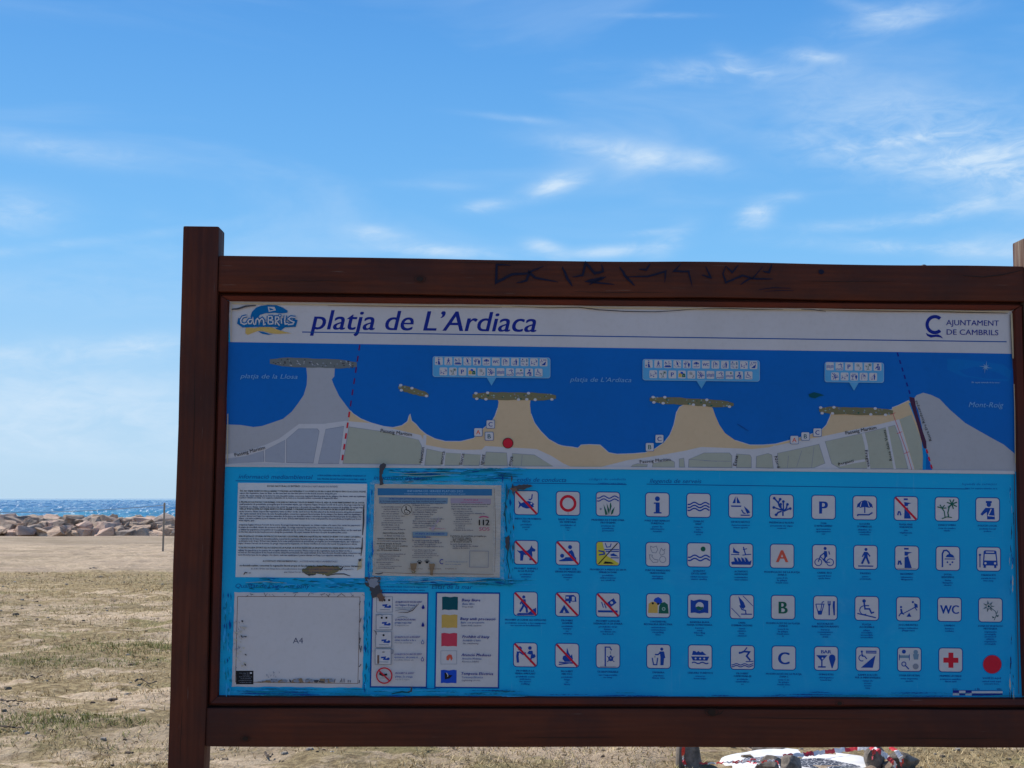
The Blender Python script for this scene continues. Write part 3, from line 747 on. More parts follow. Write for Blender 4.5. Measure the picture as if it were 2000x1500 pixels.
 'shower': [('s', B_, 7, [(26, 88), (26, 30), (32, 16), (44, 14), (54, 22), (60, 34)]), ('p', B_, [(40, 44), (46, 34), (60, 28), (74, 36), (80, 46)]), ('s', B_, 4, [(36, 52), (82, 52)]), ('c', B_, 48, 66, 4), ('c', B_, 60, 76, 4), ('c', B_, 70, 66, 4)],
 'bus': [('p', B_, [(28, 16), (34, 12), (78, 12), (84, 16), (90, 78), (24, 78)]), ('p', 'white', [(38, 17), (74, 17), (74, 22), (38, 22)]), ('p', 'white', [(33, 28), (79, 28), (83, 56), (31, 56)]), ('c', 'white', 36, 68, 5), ('c', 'white', 78, 68, 5), ('p', B_, [(28, 78), (38, 78), (38, 88), (28, 88)]), ('p', B_, [(74, 78), (84, 78), (84, 88), (74, 88)]), ('s', B_, 4, [(12, 28), (12, 86)]), ('c', B_, 12, 32, 5)],
 'recycling': [('p', 'flagblue', [(34, 36), (30, 26), (36, 18), (50, 12), (64, 20), (68, 32), (60, 44), (40, 44)]), ('p', 'yellow', [(6, 82), (8, 42), (20, 34), (38, 34), (48, 46), (48, 82)]), ('p', G_, [(52, 84), (54, 52), (62, 38), (78, 34), (92, 44), (96, 84)]), ('c', K_, 26, 40, 5), ('c', K_, 50, 42, 5), ('c', 'palegreen', 74, 64, 8), ('c', G_, 74, 64, 4)],
 'blueflag': [('p', B_, [(10, 22), (24, 26), (50, 20), (88, 26), (88, 80), (70, 78), (48, 82), (28, 78), (10, 80)]), ('c', 'white', 50, 50, 18), ('p', G_, [(33, 54), (44, 50), (56, 54), (67, 52), (64, 62), (56, 67), (44, 67), (36, 62)])],
 'windsurf': [('p', B_, [(34, 4), (58, 30), (66, 50), (56, 60), (46, 52), (40, 30)]), ('s', B_, 5, [(40, 44), (50, 62), (66, 66), (68, 82)]), ('s', B_, 5, [(46, 82), (94, 82)]), ('s', B_, 3, [(54, 2), (98, 46)]), ('s', B_, 3, [(4, 56), (44, 96)])],
 'B': [('t', G_, 'B', 50, 77, None, 54, 0.045)],
 'food': [('s', B_, 4, [(8, 34), (20, 78), (32, 78), (44, 34), (8, 34)]), ('p', B_, [(17, 62), (36, 62), (32, 78), (20, 78)]), ('s', B_, 4, [(30, 62), (36, 26), (44, 22)]), ('p', B_, [(60, 20), (74, 20), (74, 34), (70, 42), (70, 82), (64, 82), (64, 42), (60, 34)]), ('s', 'white', 2, [(65, 18), (65, 32)]), ('s', 'white', 2, [(70, 18), (70, 32)]), ('p', B_, [(84, 20), (92, 20), (92, 82), (86, 82), (82, 40)])],
 'wheelchair': [('c', B_, 38, 18, 8), ('s', B_, 7, [(38, 26), (42, 52), (62, 52), (70, 70), (82, 66)]), ('s', B_, 5, [(40, 38), (60, 38)]), ('r', B_, 38, 58, 21, 17, 60, 290), ('s', B_, 5, [(8, 72), (90, 90)])],
 'playground': [('c', B_, 18, 42, 5), ('p', B_, [(14, 50), (22, 50), (26, 66), (34, 76), (18, 72)]), ('s', B_, 5, [(18, 68), (8, 82)]), ('s', B_, 4, [(28, 70), (80, 42)]), ('c', B_, 70, 20, 5), ('p', B_, [(76, 24), (90, 30), (92, 44), (78, 44)]), ('s', B_, 4, [(80, 44), (88, 56)]), ('p', B_, [(54, 66), (64, 84), (42, 84)])],
 'wc': [('t', B_, 'WC', 50, 68, 80, 38, 0.03)],
 'plants': [('s', 'dkgreen', 3, [(44, 34), (72, 56), (76, 72), (66, 94)]), ('c', 'dkgreen', 42, 34, 5), ('p', 'dkgreen', [(72, 76), (86, 70), (84, 80)]), ('p', 'dkgreen', [(70, 82), (56, 76), (60, 86)]), ('p', 'dkgreen', [(74, 66), (84, 48), (80, 64)])] + [('r2', 'dkgreen', 42, 34, a) for a in range(0, 360, 52)],
 'litter': [('c', B_, 64, 18, 7), ('p', B_, [(54, 28), (74, 28), (80, 56), (74, 58), (72, 88), (58, 88), (58, 50)]), ('s', B_, 6, [(58, 32), (48, 42), (34, 42)]), ('s', B_, 5, [(22, 56), (28, 86), (42, 86), (46, 56)]), ('c', 'line', 34, 52, 3)],
 'boat': [('p', B_, [(14, 42), (18, 24), (28, 24), (34, 30), (42, 24), (50, 30), (60, 26), (78, 42)]), ('p', B_, [(10, 48), (90, 48), (82, 66), (18, 66)]), ('c', 'white', 30, 57, 4), ('c', 'white', 50, 57, 4), ('c', 'white', 68, 57, 4), ('s', B_, 5, wave(76, 14, 86, 3, 36))],
 'diving': [('c', B_, 38, 30, 5), ('s', B_, 8, [(42, 30), (56, 24), (80, 26), (68, 44), (84, 62)]), ('s', B_, 5, [(56, 24), (70, 6)]), ('s', B_, 4, [(64, 68), (98, 66)]), ('s', B_, 4, wave(80, 2, 98, 3, 36)), ('s', B_, 4, wave(88, 2, 98, 3, 36))],
 'C': [('t', B_, 'C', 50, 77, None, 54, 0.045)],
 'bar': [('t', B_, 'BAR', 50, 28, 44, 15, 0.03), ('p', B_, [(6, 36), (56, 36), (34, 60), (34, 84), (48, 84), (48, 90), (14, 90), (14, 84), (28, 84), (28, 60)]), ('c', 'white', 34, 50, 4), ('c', B_, 76, 46, 14), ('p', B_, [(62, 50), (92, 50), (78, 92), (74, 92)])],
 'ramp': [('c', B_, 24, 18, 5), ('r', B_, 24, 46, 15, 11, 60, 300), ('s', B_, 5, [(24, 22), (26, 38), (36, 38), (46, 50)]), ('p', B_, [(42, 14), (88, 14), (88, 26), (42, 26)]), ('s', 'white', 2, [(44, 20), (86, 20)]), ('p', B_, [(20, 88), (84, 34), (72, 88)])],
 'sports': [('c', B_, 26, 16, 9), ('p', 'bluegrey', [(6, 32), (50, 32), (50, 44), (6, 44)]), ('s', B_, 3, [(6, 28), (6, 54)]), ('s', B_, 3, [(50, 28), (50, 54)]), ('c', 'bluegrey', 78, 18, 10), ('p', 'bluegrey', [(66, 26), (92, 26), (88, 50), (70, 50)]), ('r', B_, 26, 70, 11, 7), ('s', B_, 5, [(32, 76), (48, 92)]), ('c', 'line', 78, 80, 13)],
 'firstaid': [('p', R_, [(40, 18), (62, 18), (62, 40), (84, 40), (84, 62), (62, 62), (62, 84), (40, 84), (40, 62), (18, 62), (18, 40), (40, 40)])],
}


def draw_ops(A, ops):
    for o in ops:
        k = o[0]
        if k == 'p': A.poly(o[1], o[2])
        elif k == 'c': A.circ(o[1], o[2], o[3], o[4], k=14)
        elif k == 'r':
            if len(o) > 6: A.ring(o[1], o[2], o[3], o[4], o[5], 16, o[6], o[7])
            else: A.ring(o[1], o[2], o[3], o[4], o[5], 22)
        elif k == 's': A.line(o[1], o[2], o[3])
        elif k == 't': A.text(o[1], o[2], o[3], o[4], o[5], o[6], bold=o[7], center=True)
        elif k == 'r2':
            a = math.radians(o[4]); cx, cy = o[2], o[3]
            A.line(o[1], 3, [(cx + 9 * math.cos(a - .3), cy + 9 * math.sin(a - .3)), (cx + 24 * math.cos(a), cy + 24 * math.sin(a)), (cx + 9 * math.cos(a + .3), cy + 9 * math.sin(a + .3))])


def tile(A, key, cx, cy, size, border='headline', rad=12, bw=4, bg='white'):
    s_ = size / 100.0
    A.T = lambda x, y: (cx + (x - 50) * s_, cy + (y - 50) * s_ * 1.01 + 0.012 * (x - 50) * s_)
    if border: A.rrect(border, -bw, -bw, 100 + bw, 100 + bw, rad + bw)
    A.rrect(bg, 0, 0, 100, 100, rad)
    draw_ops(A, PIC[key])
    A.T = None


LBL = {'fishing': 'no fishing pictogram with fish, hook and red slash', 'ring': 'red ring pictogram', 'seagrass': 'seagrass under waves pictogram', 'dog': 'no dogs pictogram with red slash',
 'massage': 'no massage pictogram', 'jetski': 'yellow and white watercraft zone pictogram', 'promenade': 'figure by dug bank with red slash', 'camping': 'no camping pictogram with caravan and tent',
 'dumping': 'no tipping of rubbish pictogram', 'vendor': 'no street selling pictogram', 'fire': 'no campfire pictogram', 'nosoap': 'beach shower without soap pictogram', 'info': 'letter i information pictogram',
 'waves': 'three blue waves pictogram', 'sailing': 'sailing boat and windsurf pictogram', 'algae': 'branching seaweed pictogram', 'parking': 'letter P parking pictogram', 'parasol': 'parasol and sunbed pictogram',
 'nolifeguard': 'lookout tower pictogram with red slash', 'palms': 'green palm trees pictogram', 'police': 'police officer pictogram', 'shells': 'shells outline pictogram', 'clean': 'two waves under green dot pictogram',
 'rowing': 'rowing and water sports pictogram', 'A': 'red letter A pictogram', 'bike': 'cyclist pictogram', 'walk': 'walking figure pictogram', 'lifeguard': 'lookout tower pictogram without slash', 'shower': 'shower head pictogram',
 'bus': 'bus pictogram', 'recycling': 'coloured recycling bins pictogram', 'blueflag': 'blue flag pictogram', 'windsurf': 'windsurfer pictogram with channel lines', 'B': 'green letter B pictogram', 'food': 'drink, fork and knife pictogram',
 'wheelchair': 'wheelchair on a ramp pictogram', 'playground': 'seesaw pictogram', 'wc': 'WC pictogram', 'plants': 'flower outline pictogram', 'litter': 'figure with litter bin pictogram', 'boat': 'ferry pictogram', 'diving': 'diver pictogram',
 'C': 'blue letter C pictogram', 'bar': 'BAR pictogram with glass and ice cream', 'ramp': 'wheelchair access ramp pictogram', 'sports': 'net, ball and racket sports pictogram', 'firstaid': 'red cross pictogram'}
XS = [1028, 1109.5, 1187.5, 1284, 1364.5, 1446.5, 1526.5, 1608.5, 1689, 1769.5, 1849.5, 1929]
ROWS = [(['fishing', 'ring', 'seagrass', 'info', 'waves', 'sailing', 'algae', 'parking', 'parasol', 'nolifeguard', 'palms', 'police'], 982, 13.5, 0.0),
        (['dog', 'massage', 'jetski', 'shells', 'clean', 'rowing', 'A', 'bike', 'walk', 'lifeguard', 'shower', 'bus'], 1079, 13, 2.0),
        (['promenade', 'camping', 'dumping', 'recycling', 'blueflag', 'windsurf', 'B', 'food', 'wheelchair', 'playground', 'wc', 'plants'], 1179.5, 12, 5.5),
        (['vendor', 'fire', 'nosoap', 'litter', 'boat', 'diving', 'C', 'bar', 'ramp', 'sports', 'firstaid', None], 1279, 11, 8)]
CAPW = [62, 40, 64, 52, 50, 36, 48, 38, 28, 26, 46, 46, 60, 50, 70, 48, 34, 26, 76, 28, 22, 40, 24, 28, 80, 40, 56, 56, 72, 44, 66, 56, 40, 38, 40, 60, 40, 38, 44, 28, 50, 40, 70, 46, 68, 44, 42, 36]
CAPN = [5, 5, 5, 5, 6, 3, 3, 5, 5, 5, 3, 3, 5, 5, 5, 4, 4, 4, 5, 3, 3, 3, 5, 3, 3, 6, 6, 6, 6, 6, 6, 6, 6, 3, 3, 8, 6, 6, 3, 3, 3, 5, 6, 3, 6, 3, 3, 3]
CAP = {'fishing': ('CONDUCTES PROHIBIDES|PESCA', 'prohibido pescar|no fishing'), 'ring': ('BANY PROHIBIT|EN TEMPORAL', 'prohibido el ba\u00f1o|no bathing'), 'seagrass': ('PRADERIES DE POSEID\u00d2NIA|PROTEGIDES', 'praderas de posidonia|protected seagrass'),
 'dog': ('PROHIBIT ANIMALS|A LA PLATJA', 'prohibidos animales|no pets'), 'massage': ('PROHIBIT FER|SERVEIS DE MASSATGES', 'prohibido masajes|no massages'), 'jetski': ('PROHIBICI\u00d3 A MENYS DE 200 M|EMBARCACIONS', 'prohibido embarcaciones|no craft in bathing area'),
 'promenade': ('PROHIBIT ACCEDIR ALS ESPIGONS', 'prohibido acceder a los espigones|no access to breakwaters'), 'camping': ('PROHIBIT|ACAMPAR', 'prohibido acampar|no camping'), 'dumping': ('PROHIBIT LLEN\u00c7AR|DEIXALLES A LA SORRA', 'prohibido tirar basura|no litter on the beach'),
 'vendor': ('PROHIBIDA LA|VENDA AMBULANT', 'prohibida venta ambulante|no street selling'), 'fire': ('PROHIBIT|FER FOC', 'prohibido fuego|no fires'), 'nosoap': ('\u00daS RESPONSABLE', 'uso responsable|no soap'), 'info': ('PUNT D\u2019INFORMACI\u00d3|TUR\u00cdSTICA', 'punto de informaci\u00f3n|tourist information'),
 'waves': ('ZONA DE|BANY', 'zona de ba\u00f1o|bathing area'), 'sailing': ('ESPORTS N\u00c0UTICS', 'deportes n\u00e1uticos|water sports'), 'algae': ('PRES\u00c8NCIA D\u2019ALGUES', 'presencia de algas|seaweed'), 'parking': ('ZONA|D\u2019APARCAMENT', 'aparcamiento|car park'),
 'parasol': ('LLOGUER|D\u2019OMBREL\u00b7LES', 'alquiler de sombrillas|sunshade hire'), 'nolifeguard': ('PLATJA SENSE|VIGIL\u00c0NCIA', 'sin vigilancia|no lifeguard'), 'palms': ('ZONA D\u2019OMBRA', 'zona de sombra|shade'), 'police': ('POLICIA LOCAL', 'polic\u00eda local|police'),
 'shells': ('PUNT DE MARISQUEIG|TRADICIONAL', 'marisqueo|shellfish'), 'clean': ('QUALITAT|EXCEL\u00b7LENT', 'calidad excelente|water quality'), 'rowing': ('ACTIVITATS|AQU\u00c0TIQUES', 'actividades|water activities'), 'A': ('MODIFICACI\u00d3 DE LA PLATJA|ZONA A', 'zona A de la playa|beach zone A'),
 'bike': ('CARRIL BICI', 'carril bici|cycle lane'), 'walk': ('PASSEIG', 'paseo|promenade'), 'lifeguard': ('SALVAMENT', 'salvamento|lifeguard'), 'shower': ('DUTXA|RENTAPEUS', 'ducha lavapi\u00e9s|shower'), 'bus': ('PARADA BUS', 'parada de bus|bus stop'),
 'recycling': ('CONTENIDORS|RECOLLIDA SELECTIVA', 'contenedores|recycling bins'), 'blueflag': ('BANDERA BLAVA|PLATJA GUARDONADA', 'bandera azul|blue flag beach'), 'windsurf': ('CANAL|D\u2019EMBARCACIONS', 'canal n\u00e1utico|boat channel'), 'B': ('MODIFICACI\u00d3 DE LA PLATJA|ZONA B', 'zona B de la playa|beach zone B'),
 'food': ('RESTAURACI\u00d3|BARS I RESTAURANTS', 'bares y restaurantes|food and drink'), 'wheelchair': ('PLATJA|ACCESSIBLE', 'playa accesible|accessible'), 'playground': ('JOCS INFANTILS', 'juegos infantiles|playground'), 'wc': ('LAVABOS', 'lavabos|toilets'),
 'plants': ('ZONA DE VEGETACI\u00d3|PROTEGIDA', 'vegetaci\u00f3n protegida|protected plants'), 'litter': ('PAPERERA', 'papelera|litter bin'), 'boat': ('CREUERS TUR\u00cdSTICS', 'cruceros|boat trips'), 'diving': ('PROHIBIT|CAPBUSSAR-SE', 'prohibido zambullirse|no diving'),
 'C': ('MODIFICACI\u00d3 DE LA PLATJA|ZONA C', 'zona C de la playa|beach zone C'), 'bar': ('GUINGUETES', 'chiringuitos|beach bar'), 'ramp': ('RAMPA D\u2019ACC\u00c9S|PER A MINUSV\u00c0LIDS', 'rampa de acceso|access ramp'), 'sports': ('ZONA ESPORTIVA', 'zona deportiva|sports'),
 'firstaid': ('PRIMERS AUXILIS', 'primeros auxilios|first aid'), None: ('VOST\u00c8 \u00c9S AQU\u00cd', 'usted est\u00e1 aqu\u00ed|you are here')}
k_ = 0
for ri, (keys, y0, dy, dx) in enumerate(ROWS):
    for ci_, key in enumerate(keys):
        fx = (XS[ci_] - 1028) / 900.0
        cx = XS[ci_] + (dx * fx if ci_ > 2 else -dx * 0.25 * (ci_ < 2)); cy = y0 + dy * fx
        A = Art(N0)
        if key is None:
            cy = 1297.5; A.circ('logoblue', 1938, cy, 19.2, k=30); A.circ('red', 1938, cy, 17.8, k=30)
            A.build('location_dot', panel, 'red dot of the legend marking where you are')
        else:
            tile(A, key, cx, cy, 44.5)
            A.build('pictogram', panel, LBL[key])
        C_ = Art(N0)
        W_ = CAPW[k_]; n_ = CAPN[k_]; k_ += 1
        yy = cy + 33 if key else cy + 29
        b_, l_ = CAP[key]; b_ = b_.split('|'); l_ = l_.split('|')
        for ln_ in b_:
            C_.text('headline', ln_, cx, yy, min(W_, len(ln_) * 2.9), 3.7, bold=.045, slope=.012, center=True); yy += 5.2
        yy += 0.6
        for q_l in range(max(0, n_ - len(b_))):
            ln_ = l_[q_l // 2 % 2] if n_ - len(b_) > 2 else l_[q_l % 2]
            wds = ln_.split(' ')
            if n_ - len(b_) > 2: ln_ = ' '.join(wds[:(len(wds) + 1) // 2] if q_l % 2 == 0 else wds[(len(wds) + 1) // 2:]) or ln_
            C_.text('caption', ln_, cx, yy, min(W_, len(ln_) * 2.4), 3.2, bold=.03, slope=.012, center=True); yy += 4.7
        C_.build('caption', panel)

# small callouts on the sea with their own rows of tiles
def callout(x0, y0, x1, y1, tipx, tipy, rows, lab=None):
    A = Art(0.0034, 0.000006)
    sl = 0.012
    A.poly('bubble', [(tipx - 10, y1 - 1), (tipx + 10, y1 - 1), (tipx, tipy)])
    A.T = lambda x, y: (x, y + (x - (x0 + x1) / 2) * sl)
    A.rrect('compass', x0, y0, x1, y1, 5); A.rrect('bubble', x0 + 1, y0 + 1, x1 - 1, y1 - 1, 5)
    for r, (xs, yc, keys) in enumerate(rows):
        for i, kx in enumerate(keys):
            cx = xs + i * 18.6
            tile(A, kx, cx, yc + (cx - (x0 + x1) / 2) * sl, 15.2, None, 14)
    A.build('service_callout', panel)
K1 = ['lifeguard', 'walk', 'rowing', 'windsurf', 'bar', 'parasol', 'wc', 'shower', 'litter', 'sports', 'playground', 'ramp']
K2 = ['playground', 'palms', 'parking', 'recycling', 'plants', 'algae', 'waves', 'diving', 'clean', 'police', 'wheelchair']
callout(845, 697, 1075, 737.5, 960, 753, [(857, 706.5, K1), (866, 726.5, K2)])
callout(1255, 702.5, 1484, 744, 1370, 759, [(1267, 712, K1), (1276, 732, K2)])
callout(1610.5, 707.5, 1726.5, 747, 1668, 763, [(1621, 716, ['waves', 'diving', 'parking', 'plants', 'palms', 'police']), (1631, 735.5, ['algae', 'playground', 'bar', 'shower', 'litter'])])

# section headings and rules
A = Art(N0); A.text('headline', 'informaci\u00f3 mediambiental', 466, 934.5, 145, 8.4, shear=0.25, slope=0.008); A.build('heading', panel)
A = Art(N0); A.fake('headline', 620, 715, 930, 3.2); A.fake('headline', 620, 715, 937, 3.2); A.build('small_heading', panel)
A = Art(N0); A.line('headline', 1.2, [(460, 939), (716, 942)]); A.build('ruled_line', panel)
A = Art(N0); A.text('headline', 'informaci\u00f3 de serveis', 730, 936.5, 115, 8.4, shear=0.25, slope=0.008); A.build('heading', panel)
A = Art(N0); A.text('headline', 'codis de conducta', 1010, 940.5, 96, 8.4, shear=0.25, slope=0.008); A.build('heading', panel)
A = Art(N0); A.text('headline', 'llegenda de serveis', 1269, 943, 101, 8.4, shear=0.25, slope=0.008); A.build('heading', panel)
A = Art(N0); A.text('headline', 'Qualitat de l\u2019aigua de bany', 460, 1148, 145, 8.4, shear=0.25, slope=0.004); A.build('heading', panel)
A = Art(N0); A.text('headline', 'Estat de la mar', 843, 1150, 80, 8.4, shear=0.25, slope=0.006); A.build('heading', panel)
A = Art(N0); A.text('caption', 'c\u00f3digos de conducta', 1150, 938, 72, 4.8, shear=0.2); A.fake('caption', 1168, 1222, 945, 2.6); A.build('heading', panel)
A = Art(N0); A.text('caption', 'leyenda de servicios', 1879, 947.5, 68, 4.8, shear=0.2); A.fake('caption', 1886, 1948, 955, 2.6); A.build('heading', panel)
A = Art(N0); A.line('headline', 1.3, [(1003, 943), (1224, 946.5)]); A.line('headline', 1.3, [(1263, 945.5), (1600, 950.5), (1890, 955)]); A.build('ruled_line', panel)
A = Art(N0); A.fake('headline', 735, 835, 1147, 3.0); A.fake('headline', 735, 830, 1153, 2.4); A.build('small_heading', panel)

A = Art(N0)
for i in range(3): A.rect('navy' if i % 2 == 0 else 'white', 1861 + 12.3 * i, 1349, 1873.3 + 12.3 * i, 1353.6, False); A.rect('white' if i % 2 == 0 else 'navy', 1861 + 12.3 * i, 1353.6, 1873.3 + 12.3 * i, 1358, False)
A.rect('white', 1898, 1350, 1958, 1354, False); A.rect('navy', 1898, 1354, 1958, 1358.4, False)
A.rect('navy', 1861, 1348, 1958, 1349, False)
for x in (1861, 1904, 1947): A.fake('navy', x, x + 9, 1347, 3)
A.build('scale_bar', panel)

# empty A4 frame
A = Art(N0)
A.poly('white', jag([(458, 1157), (712, 1157.5), (707, 1343), (453, 1341)], 0.7, 9))
A.line('rust', 1.1, [(464, 1165), (703, 1166), (699, 1335), (460, 1332), (464, 1165)])
A.text('textgrey', 'A4', 572, 1256.5, 20, 11.5)
A.rect('black', 461, 1310, 495, 1336.5)
for i, (a, b) in enumerate(((467, 486), (474, 488), (467, 492), (470, 490), (466, 492), (468, 491))): A.fake('line', a, b, 1315.5 + i * 3.6, 1.6, 0.0)
A.rect('white', 488, 1313, 492, 1316)
A.build('blank_notice_frame', panel, 'empty white A4 frame with torn brown marks along its foot')
A = Art(0.0035, 0.00003)
for i in range(46):
    x = random.uniform(498, 645); A.poly(random.choice(['brown', 'brown', 'dirt', 'line']), jag([(x, 1333 - random.uniform(0, 1)), (x + random.uniform(4, 12), 1333), (x + random.uniform(3, 10), 1333 - random.uniform(3, 9) * min(1, (x - 494) / 40)), (x - 1, 1333 - random.uniform(2, 8) * min(1, (x - 494) / 40))], 0.8, 3))
for x in (653, 664, 668, 672, 680, 684): A.line('dirt', 1.4, [(x, 1333), (x + random.uniform(-1, 2), 1333 - random.uniform(4, 9))])
for i in range(46):
    y = random.uniform(1210, 1305); x = random.uniform(454, 478); A.poly(random.choice(['line', 'cream', 'paper', 'dirt']), jag([(x, y), (x + random.uniform(2, 7), y + 1), (x + random.uniform(1, 5), y + random.uniform(2, 6))], 0.8, 2))
for i in range(10):
    x = random.uniform(520, 545); y = random.uniform(1308, 1322); A.line('line', 1.0, [(x, y), (x + random.uniform(-3, 3), y + random.uniform(2, 4))])
for i in range(24):
    x = random.uniform(470, 708); A.line(random.choice(['line', 'dirt']), 1.0, [(x, 1160 + random.uniform(-3, 6)), (x + random.uniform(2, 9), 1160 + random.uniform(-3, 6))])
for i in range(10):
    y = random.uniform(1165, 1330); A.line('dirt', 1.6, [(703 + random.uniform(-2, 3), y), (702 + random.uniform(-2, 3), y + random.uniform(3, 14))])
A.build('glue_marks', panel, kind='stuff')


def ring_rect(A, c, P, wdt):
    A.line(c, wdt, P + [P[0], P[1]])


# bathing water quality table
A = Art(N0)
A.poly('headline', [(726, 1156), (837, 1157), (834, 1344), (722, 1343)]); A.poly('white', [(728.5, 1159), (834.5, 1160), (831.5, 1341), (725, 1340)])
SW = [('s', B_, 11, [(36, 56), (62, 54), (56, 66), (84, 68)]), ('c', B_, 84, 64, 9), ('s', 'line', 4, [(20, 84), (84, 85)])]
for i, (yy, st_, dr) in enumerate(((1180.5, 3, 1), (1215, 2, 1), (1249, 1, 0), (1282.5, 0, 2))):
    x0 = 751 - i * 0.9
    A.T = None
    A.rect('line', x0 - 16, yy - 15.6, x0 + 16, yy + 15.6); A.rect('white', x0 - 14.8, yy - 14.4, x0 + 14.8, yy + 14.4)
    A.T = lambda x, y: (x0 + (x - 50) * 0.3, yy + (y - 50) * 0.3)
    draw_ops(A, SW)
    for s_ in range(st_): A.circ('black', 50 + (s_ - (st_ - 1) / 2) * 30, 22, 8, k=5)
    if st_ == 0: A.line('black', 5, [(44, 20), (60, 20)]); A.rect('rust', 12, 40, 24, 96)
    A.T = None
    ww = (52, 40, 50, 54)[i]
    A.text('navy', ('QUALIFICACI\u00d3 EXCEL\u00b7LENT', 'QUALIFICACI\u00d3 BONA', 'QUALIFICACI\u00d3 SUFICIENT', 'QUALIFICACI\u00d3 INSUFICIENT')[i], 772 - i * .6, yy - 3, ww, 3.6, shear=.2, bold=.02)
    A.fake('headline', 772 - i * .6, 772 + ww * .8, yy + 2.6, 3.0); A.fake('line', 772 - i * .6, 772 + ww * .66, yy + 7.5, 2.4)
    dx_, dy_ = 826.5 - i * .5, yy + 5
    A.poly('navy' if dr else 'headline', [(dx_, dy_ - 5), (dx_ + 3, dy_ + 1), (dx_ + 2, dy_ + 4), (dx_ - 2, dy_ + 4), (dx_ - 3, dy_ + 1)])
    if dr != 1: A.poly('white', [(dx_, dy_ - 3), (dx_ + 1.8, dy_ + 1), (dx_ + 1.2, dy_ + 2.8), (dx_ - 1.2, dy_ + 2.8), (dx_ - 1.8, dy_ + 1)])
A.T = None
A.line('black', 4, [(742, 1316), (748, 1319), (756, 1317)]); A.circ('black', 743, 1316, 2.6, k=8); A.fake('line', 742, 760, 1325, 2.2)
A.ring('red', 750.5, 1319.5, 16.2, 13.6, 28); A.line('red', 2.8, [(739.5, 1309), (761.5, 1330.5)])
A.text('navy', 'PROHIBIT EL BANY', 772, 1316.5, 37, 3.6, shear=.2, bold=.02); A.fake('headline', 772, 806, 1323, 3.0); A.fake('line', 772, 800, 1328, 2.2)
A.build('water_quality_table', panel, 'white table of bathing water quality with stars and swimmer symbols')
A = Art(0.0045, 0.00003)
for P in ([(772, 1193), (784, 1190), (800, 1192), (812, 1184)], [(778, 1196), (796, 1196), (806, 1192), (818, 1179)], [(735, 1203), (742, 1200), (748, 1203)], [(730, 1231), (734, 1234), (736, 1240)], [(762, 1266), (768, 1270), (767, 1276), (755, 1277)], [(776, 1206), (786, 1204), (796, 1206)]):
    A.line(random.choice(['line', 'dirt']), 1.6, P, taper=True)
A.poly('dirt', jag([(712, 1128), (744, 1126), (742, 1140), (746, 1156), (736, 1166), (728, 1168), (722, 1150), (714, 1142)], 1.5, 3))
A.poly('line', jag([(716, 1131), (738, 1130), (738, 1142), (730, 1150), (722, 1144)], 1.5, 3))
A.poly('rust', jag([(736, 1162), (744, 1158), (752, 1166), (748, 1176), (740, 1174)], 1.2, 2))
A.build('scratches', panel, kind='stuff')

# warning flags table
A = Art(N0)
A.poly('headline', [(851, 1156), (977, 1157), (975, 1345), (848, 1344)]); A.poly('white', [(854, 1159), (974.5, 1160), (972, 1342), (851, 1341)])
def flag(c, x, y):
    A.poly(c, [(x, y - 12.5), (x + 6, y - 13.5), (x + 16, y - 12), (x + 25, y - 13.5), (x + 31, y - 12.5), (x + 30.5, y + 13), (x + 22, y + 12.2), (x + 12, y + 13), (x + 5, y + 12), (x, y + 13)])
flag('dkgreen', 863.5, 1178.5); flag('yellow', 862.5, 1213.5); flag('flagred', 862, 1249.5); flag('flagblue', 861, 1321.5)
A.line('line', .7, [(861, 1271), (892, 1271), (892, 1297), (861, 1297), (861, 1271)])
A.poly('orange', [(872, 1289), (872, 1282), (877, 1278), (882, 1279), (884, 1286), (881, 1291), (879, 1284), (876, 1290)])
A.poly('black', [(868, 1314), (873, 1314), (876, 1318), (884, 1319), (878, 1325), (869, 1327)]); A.line('white', 1.4, [(872, 1314), (875, 1319), (874, 1322)])
FT = [('Bany lliure', 'Ba\u00f1o libre', 'Free bath', 902, 1174.5, 36), ('Bany amb precauci\u00f3', 'Ba\u00f1o con precauci\u00f3n', 'Swim with caution', 899, 1211, 69), ('Prohibit el bany', 'Prohibido el ba\u00f1o', 'No swimming', 903, 1246, 53),
      ('Atenci\u00f3 Meduses', 'Atenci\u00f3n Medusas', 'Attention Jellyfish', 901, 1281.5, 58), ('Tempesta El\u00e8ctrica', 'Tormenta El\u00e9ctrica', 'Lightning storm', 901, 1318, 62)]
for a, b, c_, x, y, wd in FT:
    A.text('navy', a, x, y, wd, 5.6, shear=.2, bold=.022, slope=.01); A.text('headline', b, x + 1, y + 6.8, wd * .66, 3.9, shear=.2, bold=.01); A.text('textgrey', c_, x + 1, y + 12.2, wd * .58, 3.4, shear=.2)
A.build('warning_flags_table', panel, 'white table of green, yellow, red, jellyfish and blue warning flags')

